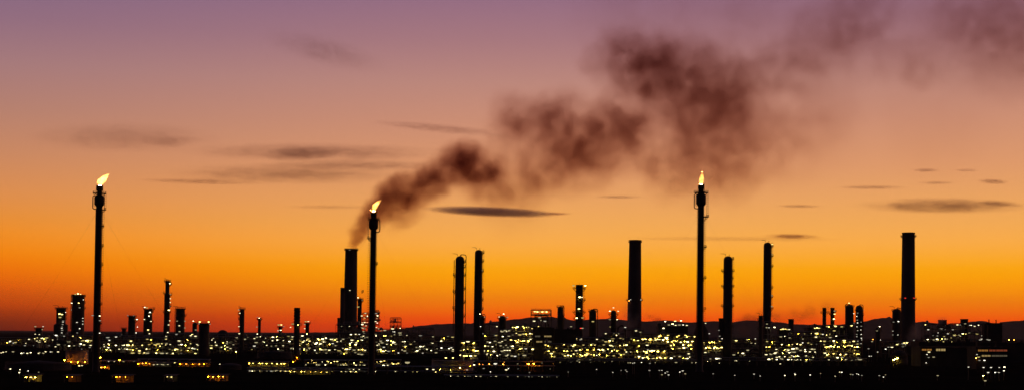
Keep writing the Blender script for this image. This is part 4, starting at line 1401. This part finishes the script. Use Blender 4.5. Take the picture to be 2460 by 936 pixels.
def plume(name, label, cat, puffs, d, voxel, mat, group=None, big=40.0, amp=1.0, erode=.55, seed=0.0, drift=0.0, swell=1.0):
    """puffs = (x, y, radius, weight[, depth shift]) in picture units at distance d; drift moves later puffs away from the camera"""
    m = mpp(d)
    g = random.Random(int(seed * 10) + 2)
    cs = []
    for i, p in enumerate(puffs):
        r = p[2] * m * swell
        dd = d + drift * (p[0] - puffs[0][0]) * m + g.uniform(-.35, .35) * r
        cs.append((at(p[0], p[1], dd), r, p[3]))
    pad = 1.0
    lo = Vector([min(c[k] - r * pad for c, r, w in cs) for k in range(3)])
    hi = Vector([max(c[k] + r * pad for c, r, w in cs) for k in range(3)])
    origin = cs[0][0].copy()
    b = MB()
    for c, r, w in cs:           # coarse puffs the field grows from
        b.lathe(c - Vector((0, 0, r)), (0, 0, 1), [(.05 * r, 0), (.7 * r, .3 * r), (r, r), (.7 * r, 1.7 * r), (.05 * r, 2 * r)], 8)
    o = b.build(name, mat, None, origin)
    tag(o, label, cat, group, 'stuff')
    ng = bpy.data.node_groups.new(name, 'GeometryNodeTree')
    ng.interface.new_socket('Geometry', in_out='OUTPUT', socket_type='NodeSocketGeometry')
    N, L = ng.nodes, ng.links
    gout = N.new('NodeGroupOutput')
    cube = N.new('GeometryNodeVolumeCube')
    cube.inputs['Min'].default_value = lo - origin
    cube.inputs['Max'].default_value = hi - origin
    size = hi - lo
    for k, ax_ in enumerate('XYZ'):
        cube.inputs['Resolution ' + ax_].default_value = max(8, int(size[k] / voxel))
    smat = N.new('GeometryNodeSetMaterial')
    smat.inputs['Material'].default_value = mat
    L.new(cube.outputs[0], smat.inputs[0])
    L.new(smat.outputs[0], gout.inputs[0])
    pos = N.new('GeometryNodeInputPosition')

    def vmath(op, a, b_):
        n = N.new('ShaderNodeVectorMath')
        n.operation = op
        for i, v in enumerate((a, b_)):
            if isinstance(v, (tuple, Vector)):
                n.inputs[i].default_value = v
            elif isinstance(v, (int, float)):
                n.inputs['Scale'].default_value = v
            else:
                L.new(v, n.inputs[i])
        return n

    def math_(op, a, b_=None, clamp=False):
        n = N.new('ShaderNodeMath')
        n.operation = op
        n.use_clamp = clamp
        for i, v in enumerate((a, b_)):
            if v is None:
                continue
            if isinstance(v, (int, float)):
                n.inputs[i].default_value = v
            else:
                L.new(v, n.inputs[i])
        return n.outputs[0]

    def noise(vec, size_m, detail, col=True, rough=.55):
        n = N.new('ShaderNodeTexNoise')
        n.inputs['Scale'].default_value = 1.0 / size_m
        n.inputs['Detail'].default_value = detail
        n.inputs['Roughness'].default_value = rough
        L.new(vec, n.inputs['Vector'])
        return n.outputs['Color' if col else 'Fac']
    sv = vmath('ADD', pos.outputs[0], (seed * 137.0, seed * 71.0, seed * 31.0)).outputs[0]
    w1 = vmath('SCALE', vmath('SUBTRACT', noise(sv, big * m, 3.0), (.5, .5, .5)).outputs[0], big * m * .95 * amp).outputs[0]
    w2 = vmath('SCALE', vmath('SUBTRACT', noise(sv, big * .33 * m, 3.0), (.5, .5, .5)).outputs[0], big * .33 * m * 1.25 * amp).outputs[0]
    pw = vmath('ADD', vmath('ADD', pos.outputs[0], w1).outputs[0], w2).outputs[0]
    total = None
    for c, r, w in cs:
        dist = vmath('DISTANCE', pw, tuple(c - origin)).outputs['Value']
        mr = N.new('ShaderNodeMapRange')
        mr.interpolation_type = 'SMOOTHSTEP'
        L.new(dist, mr.inputs['Value'])
        mr.inputs['From Min'].default_value = r
        mr.inputs['From Max'].default_value = r * .40
        mr.inputs['To Min'].default_value = 0.0
        mr.inputs['To Max'].default_value = w
        total = mr.outputs[0] if total is None else math_('ADD', total, mr.outputs[0])
    n1 = noise(sv, big * .75 * m, 5.0, False, .6)
    er = math_('MULTIPLY', math_('MULTIPLY', math_('SUBTRACT', n1, .30), erode), math_('MULTIPLY', total, 1.6, True))
    dens = math_('MAXIMUM', math_('SUBTRACT', total, er), 0.0)
    dens = math_('MULTIPLY', dens, math_('MAXIMUM', math_('MULTIPLY', math_('SUBTRACT', noise(sv, big * .9 * m, 5.0, False, .55), .27), 3.9), .25))
    L.new(dens, cube.inputs['Density'])
    md = o.modifiers.new('density_field', 'NODES')
    md.node_group = ng
    return o


SMOKE = [
    # the stem out of the chimney
    (845, 594, 14, 1.32), (849, 583, 17, 1.32), (856, 568, 21, 1.45), (866, 553, 26, 1.45), (878, 540, 30, 1.45), (892, 524, 34, 1.45),
    (908, 505, 38, 1.45), (926, 484, 42, 1.45), (940, 528, 36, 0.60), (968, 515, 38, 0.66), (990, 500, 34, 0.60),
    (950, 470, 46, 1.46), (982, 456, 46, 1.46), (1014, 444, 48, 1.46), (1046, 430, 50, 1.46), (1078, 414, 50, 1.09), (1096, 378, 42, 1.01), (1124, 380, 44, 1.01),
    (1112, 405, 50, 1.118), (1148, 398, 52, 1.214), (1184, 408, 46, 1.012), (1150, 438, 52, 0.607), (1200, 452, 56, 0.458), (1254, 442, 60, 0.422), (1300, 424, 64, 0.458),
    # second bank
    (1214, 258, 46, .32), (1238, 280, 60, .34), (1214, 310, 50, .40), (1290, 290, 62, .62), (1342, 268, 56, .5), (1374, 256, 48, .42), (1330, 312, 62, .75),
    (1390, 332, 62, .9), (1450, 290, 54, 1.0), (1490, 310, 60, 1.1), (1532, 312, 50, 1.0), (1432, 352, 62, .85), (1382, 380, 56, .7), (1300, 372, 72, .42), (1352, 420, 62, .40),
    (1180, 470, 60, .22), (1260, 470, 60, .20), (1420, 400, 70, .45), (1500, 370, 60, .5), (1230, 340, 60, .35),
    # third bank, falling behind the right hand flare
    (1560, 366, 60, 0.365), (1584, 408, 56, 0.306), (1640, 396, 74, 0.306), (1704, 390, 84, 0.281), (1764, 404, 76, 0.221), (1804, 384, 76, 0.119), (1850, 392, 70, 0.085), (1650, 330, 84, 0.306), (1724, 316, 94, 0.289),
    (1806, 326, 96, 0.187), (1872, 326, 76, 0.085), (1930, 300, 90, 0.043),
    (1600, 440, 60, 0.187), (1680, 430, 80, 0.221), (1760, 440, 70, 0.170), (1900, 360, 100, 0.085), (1960, 260, 110, 0.085), (1500, 200, 70, 0.383), (1520, 240, 70, 0.297),
    # the great head
    (1434, 150, 52, 0.41), (1480, 108, 54, 0.40), (1500, 142, 62, 0.56), (1544, 118, 62, 0.53), (1560, 170, 74, 0.63), (1602, 200, 84, 0.63), (1602, 122, 62, 0.40), (1662, 160, 84, 0.53),
    (1722, 196, 94, 0.49), (1784, 208, 84, 0.43), (1640, 252, 94, 0.43), (1704, 268, 104, 0.36), (1784, 286, 104, 0.28), (1852, 160, 76, 0.22), (1904, 158, 84, 0.21), (1954, 116, 94, 0.17),
    (2004, 56, 106, 0.25), (2084, 36, 96, 0.23), (2054, 122, 84, 0.17), (2150, 150, 62, 0.22), (2204, 170, 52, 0.23), (2236, 190, 36, 0.22), (1954, 214, 94, 0.08), (2104, 206, 94, 0.03),
    # thin veils spreading to the right edge
    (1460, 30, 110, 0.052), (1560, 30, 120, 0.068), (1700, 40, 120, 0.073), (1830, 30, 120, 0.104), (2220, 60, 130, 0.104), (2330, 90, 140, 0.125), (2430, 110, 140, 0.146), (2520, 90, 150, 0.146),
    (2330, 20, 120, 0.114), (2440, 20, 130, 0.114), (1980, 320, 110, 0.042), (2250, 300, 140, 0.031), (1250, 500, 80, 0.052), (1210, 530, 60, 0.052),
]
plume('smoke_plume', 'huge dark brown smoke plume drifting right from the chimney', 'smoke', SMOKE, 2000, 3.2,
      mat_smoke('sooty_smoke', (.31, .21, .20), .025, .2, (.34, .05, .02)), big=50, amp=1.1, erode=.8, seed=1.3, swell=1.28)

STEAM = 'steam plumes in front of the hills'
steam_mat = mat_smoke('pale_steam', (.75, .72, .70), .030, .2)
dark_mat = mat_smoke('thin_brown_smoke', (.32, .22, .20), .045, .2)
plume('steam_plume', 'faint steam at the foot of the chimney left of the right flare', 'steam',
      [(1510, 800, 14, .8), (1508, 782, 17, .8), (1506, 764, 19, .7), (1504, 746, 18, .6), (1508, 730, 16, .4), (1520, 775, 18, .6), (1530, 760, 14, .4)], 1900, 2.4, steam_mat, STEAM, 16, 1.0, .4, 2.1)
plume('steam_plume', 'grey puff with a dark wisp above the boiler house', 'steam',
      [(1566, 800, 14, .6), (1570, 786, 16, .7), (1578, 774, 14, .9), (1574, 764, 10, 1.1), (1564, 759, 9, 1.0), (1556, 757, 7, .8), (1584, 768, 9, 1.0)], 2100, 2.2, dark_mat, STEAM, 14, 1.0, .4, 3.4)
plume('steam_plume', 'brown smoke drift low between the two tall right columns', 'smoke',
      [(1796, 806, 14, .5), (1790, 792, 20, .6), (1784, 778, 24, .6), (1800, 768, 26, .5), (1826, 762, 26, .4), (1870, 764, 28, .35), (1910, 760, 30, .3), (1946, 752, 28, .25), (1990, 740, 26, .2)], 2600, 3.4, dark_mat, STEAM, 26, 1.0, .4, 4.2)
plume('steam_plume', 'pale steam right of the far right chimney foot', 'steam',
      [(2186, 820, 12, .8), (2190, 806, 16, .9), (2196, 792, 18, .8), (2202, 780, 16, .5), (2206, 800, 16, .6)], 1900, 2.4, steam_mat, STEAM, 16, 1.0, .4, 5.7)
plume('steam_plume', 'pale slanting steam in front of the blocky grey tower', 'steam',
      [(2238, 812, 9, .8), (2244, 802, 12, 1.0), (2250, 790, 14, 1.0), (2256, 778, 14, .9), (2262, 768, 13, .7), (2270, 764, 10, .4)], 1850, 2.2, steam_mat, STEAM, 14, 1.0, .4, 6.3)


# ------------------------------------------------------------------ clouds: flat lenses of vapour far behind the site
def mat_cloud(name, color, density, stretch, solid):
    m = mat_new(name)
    t = m.node_tree
    N, L = t.nodes, t.links
    out = N.new('ShaderNodeOutputMaterial')
    v = N.new('ShaderNodeVolumePrincipled')
    v.inputs['Color'].default_value = (*color, 1)
    v.inputs['Density Attribute'].default_value = ''
    v.inputs['Absorption Color'].default_value = (.36, .12, .10, 1)
    v.inputs['Anisotropy'].default_value = .3
    co = N.new('ShaderNodeTexCoord')
    info = N.new('ShaderNodeObjectInfo')
    ln = N.new('ShaderNodeVectorMath')
    ln.operation = 'LENGTH'
    L.new(co.outputs['Object'], ln.inputs[0])
    mp = N.new('ShaderNodeVectorMath')
    mp.operation = 'MULTIPLY'
    mp.inputs[1].default_value = (stretch[0] * 1.9, stretch[1] * 1.4, stretch[2] * 1.7)
    L.new(co.outputs['Object'], mp.inputs[0])
    sd = N.new('ShaderNodeMath')
    sd.operation = 'MULTIPLY'
    sd.inputs[1].default_value = 97.0
    L.new(info.outputs['Random'], sd.inputs[0])
    ad = N.new('ShaderNodeVectorMath')
    ad.operation = 'ADD'
    L.new(mp.outputs[0], ad.inputs[0])
    L.new(sd.outputs[0], ad.inputs[1])
    nz = N.new('ShaderNodeTexNoise')
    nz.inputs['Scale'].default_value = 1.0
    nz.inputs['Detail'].default_value = 5.0
    nz.inputs['Roughness'].default_value = .66
    nz.inputs['Distortion'].default_value = .6
    L.new(ad.outputs[0], nz.inputs['Vector'])
    fall = N.new('ShaderNodeMapRange')
    fall.interpolation_type = 'SMOOTHSTEP'
    L.new(ln.outputs['Value'], fall.inputs['Value'])
    fall.inputs['From Min'].default_value = 1.0
    fall.inputs['From Max'].default_value = .45 if solid else .15
    br = N.new('ShaderNodeMapRange')
    L.new(nz.outputs[0], br.inputs['Value'])
    br.inputs['From Min'].default_value = .15 if solid else .34
    br.inputs['From Max'].default_value = .45 if solid else .64
    mu = N.new('ShaderNodeMath')
    mu.operation = 'MULTIPLY'
    L.new(fall.outputs[0], mu.inputs[0])
    L.new(br.outputs[0], mu.inputs[1])
    m2 = N.new('ShaderNodeMath')
    m2.operation = 'MULTIPLY'
    m2.inputs[1].default_value = density
    L.new(mu.outputs[0], m2.inputs[0])
    L.new(m2.outputs[0], v.inputs['Density'])
    L.new(v.outputs[0], out.inputs['Volume'])
    m.cycles.volume_step_rate = 1.0
    return m


CLOUD_MESH = None


def cloud(label, x, y, w, h, density, d=30000.0, tilt=0.0, color=(.56, .42, .42), stretch=(2.6, 2.0, 1.4), depth=.35, solid=False):
    """w, h = full size in picture units"""
    global CLOUD_MESH
    m = mpp(d)
    if CLOUD_MESH is None:
        b = MB()
        b.lathe((0, 0, -1), (0, 0, 1), [(max(.02, math.sin(R(a))), 1 - math.cos(R(a))) for a in range(0, 181, 15)], 24)
        CLOUD_MESH = b
    o = CLOUD_MESH.build('cloud', mat_cloud('thin_cloud_vapour', color, density / (w * m * depth), stretch, solid))
    c = at(x, y, d)
    o.location = c
    o.scale = (w * m * .6, w * m * depth / 2, h * m * .62)
    o.rotation_euler = (0, R(tilt), 0)
    tag(o, label, 'cloud', 'streak clouds in the dusk sky')


WIDE = (3.2, 1.6, 1.2)
cloud('dark slate lens shaped cloud low in the middle of the sky', 1180, 508, 300, 22, 4.6, tilt=2, color=(.78, .76, .90), stretch=(1.2, 1.0, .5), solid=True)
cloud('thin dark tail right of the lens shaped cloud', 1330, 513, 90, 8, 4.0, color=(.35, .32, .36))
cloud('darkest streak in the cloud bank left of the smoke', 725, 369, 190, 34, 2.6, tilt=-3, stretch=(1.6, 1.2, .8))
cloud('broad soft brown streak along the top of the left cloud bank', 760, 366, 620, 40, 2.6, stretch=WIDE)
cloud('long thin brown streak in the middle of the left cloud bank', 850, 397, 460, 22, 2.6, stretch=WIDE)
cloud('wide brown streak along the bottom of the left cloud bank', 690, 418, 560, 46, 2.4, stretch=WIDE)
cloud('thin streak trailing left under the left cloud bank', 480, 436, 300, 12, 2.2, tilt=1, stretch=WIDE)
cloud('very faint wide veil of cloud above the far left flare', 300, 330, 460, 70, 1.3, stretch=WIDE)
cloud('small faint brown patch right of the veil above the far left flare', 400, 340, 130, 30, 1.2, stretch=WIDE)
cloud('thin slanting streak ending at the second bank of smoke', 1060, 309, 330, 18, 2.2, tilt=5, stretch=WIDE)
cloud('faint reddish smudge of cloud high at the left', 780, 122, 300, 70, 1.1, tilt=14, color=(.6, .38, .34), stretch=WIDE)
cloud('faint streak left of the middle flare flame', 790, 497, 220, 10, 1.2, stretch=WIDE)
cloud('long brown cloud low at the right edge', 2270, 494, 400, 36, 4.0, tilt=0, stretch=(2.2, 1.4, .9))
cloud('darker right end of the long brown cloud', 2400, 489, 110, 14, 3.0, tilt=4, stretch=WIDE)
cloud('small dark streak cloud above the slim lit column', 1904, 567, 130, 13, 5.0, tilt=1, color=(.38, .30, .30), stretch=(1.6, 1.2, .6))
cloud('thin cloud line right of the tall right flare', 1760, 573, 560, 9, 1.4, stretch=WIDE)
cloud('small faint streak above the second chimney', 1485, 473, 120, 9, 2.0, stretch=WIDE)
cloud('faint short streak right of the tall right flare top', 1920, 495, 110, 9, 2.2, stretch=WIDE)
cloud('thin streak above the long brown cloud', 2095, 450, 170, 10, 2.2, stretch=WIDE)
cloud('small upper streak at the right, left one of two', 2224, 409, 66, 10, 2.2, stretch=WIDE)
cloud('small upper streak at the right, right one of two', 2322, 409, 60, 8, 1.6, stretch=WIDE)
cloud('faint short streak below the two small upper streaks', 2250, 439, 90, 9, 1.6, stretch=WIDE)
cloud('small brown streak near the right edge', 2386, 436, 76, 13, 3.0, tilt=2, stretch=WIDE)

# ------------------------------------------------------------------ haze over the plain
hz = MB()
hz.box((0, 12000, 349), (90000, 28400, 700))
hm = mat_new('evening_haze')
ho = hm.node_tree.nodes.new('ShaderNodeOutputMaterial')
hv = hm.node_tree.nodes.new('ShaderNodeVolumePrincipled')
hv.inputs['Color'].default_value = (.85, .78, .74, 1)
hv.inputs['Density'].default_value = 1.5e-5
hv.inputs['Density Attribute'].default_value = ''
hv.inputs['Anisotropy'].default_value = .0
hm.node_tree.links.new(hv.outputs[0], ho.inputs['Volume'])
haze = hz.build('haze', hm)
tag(haze, kind='stuff')
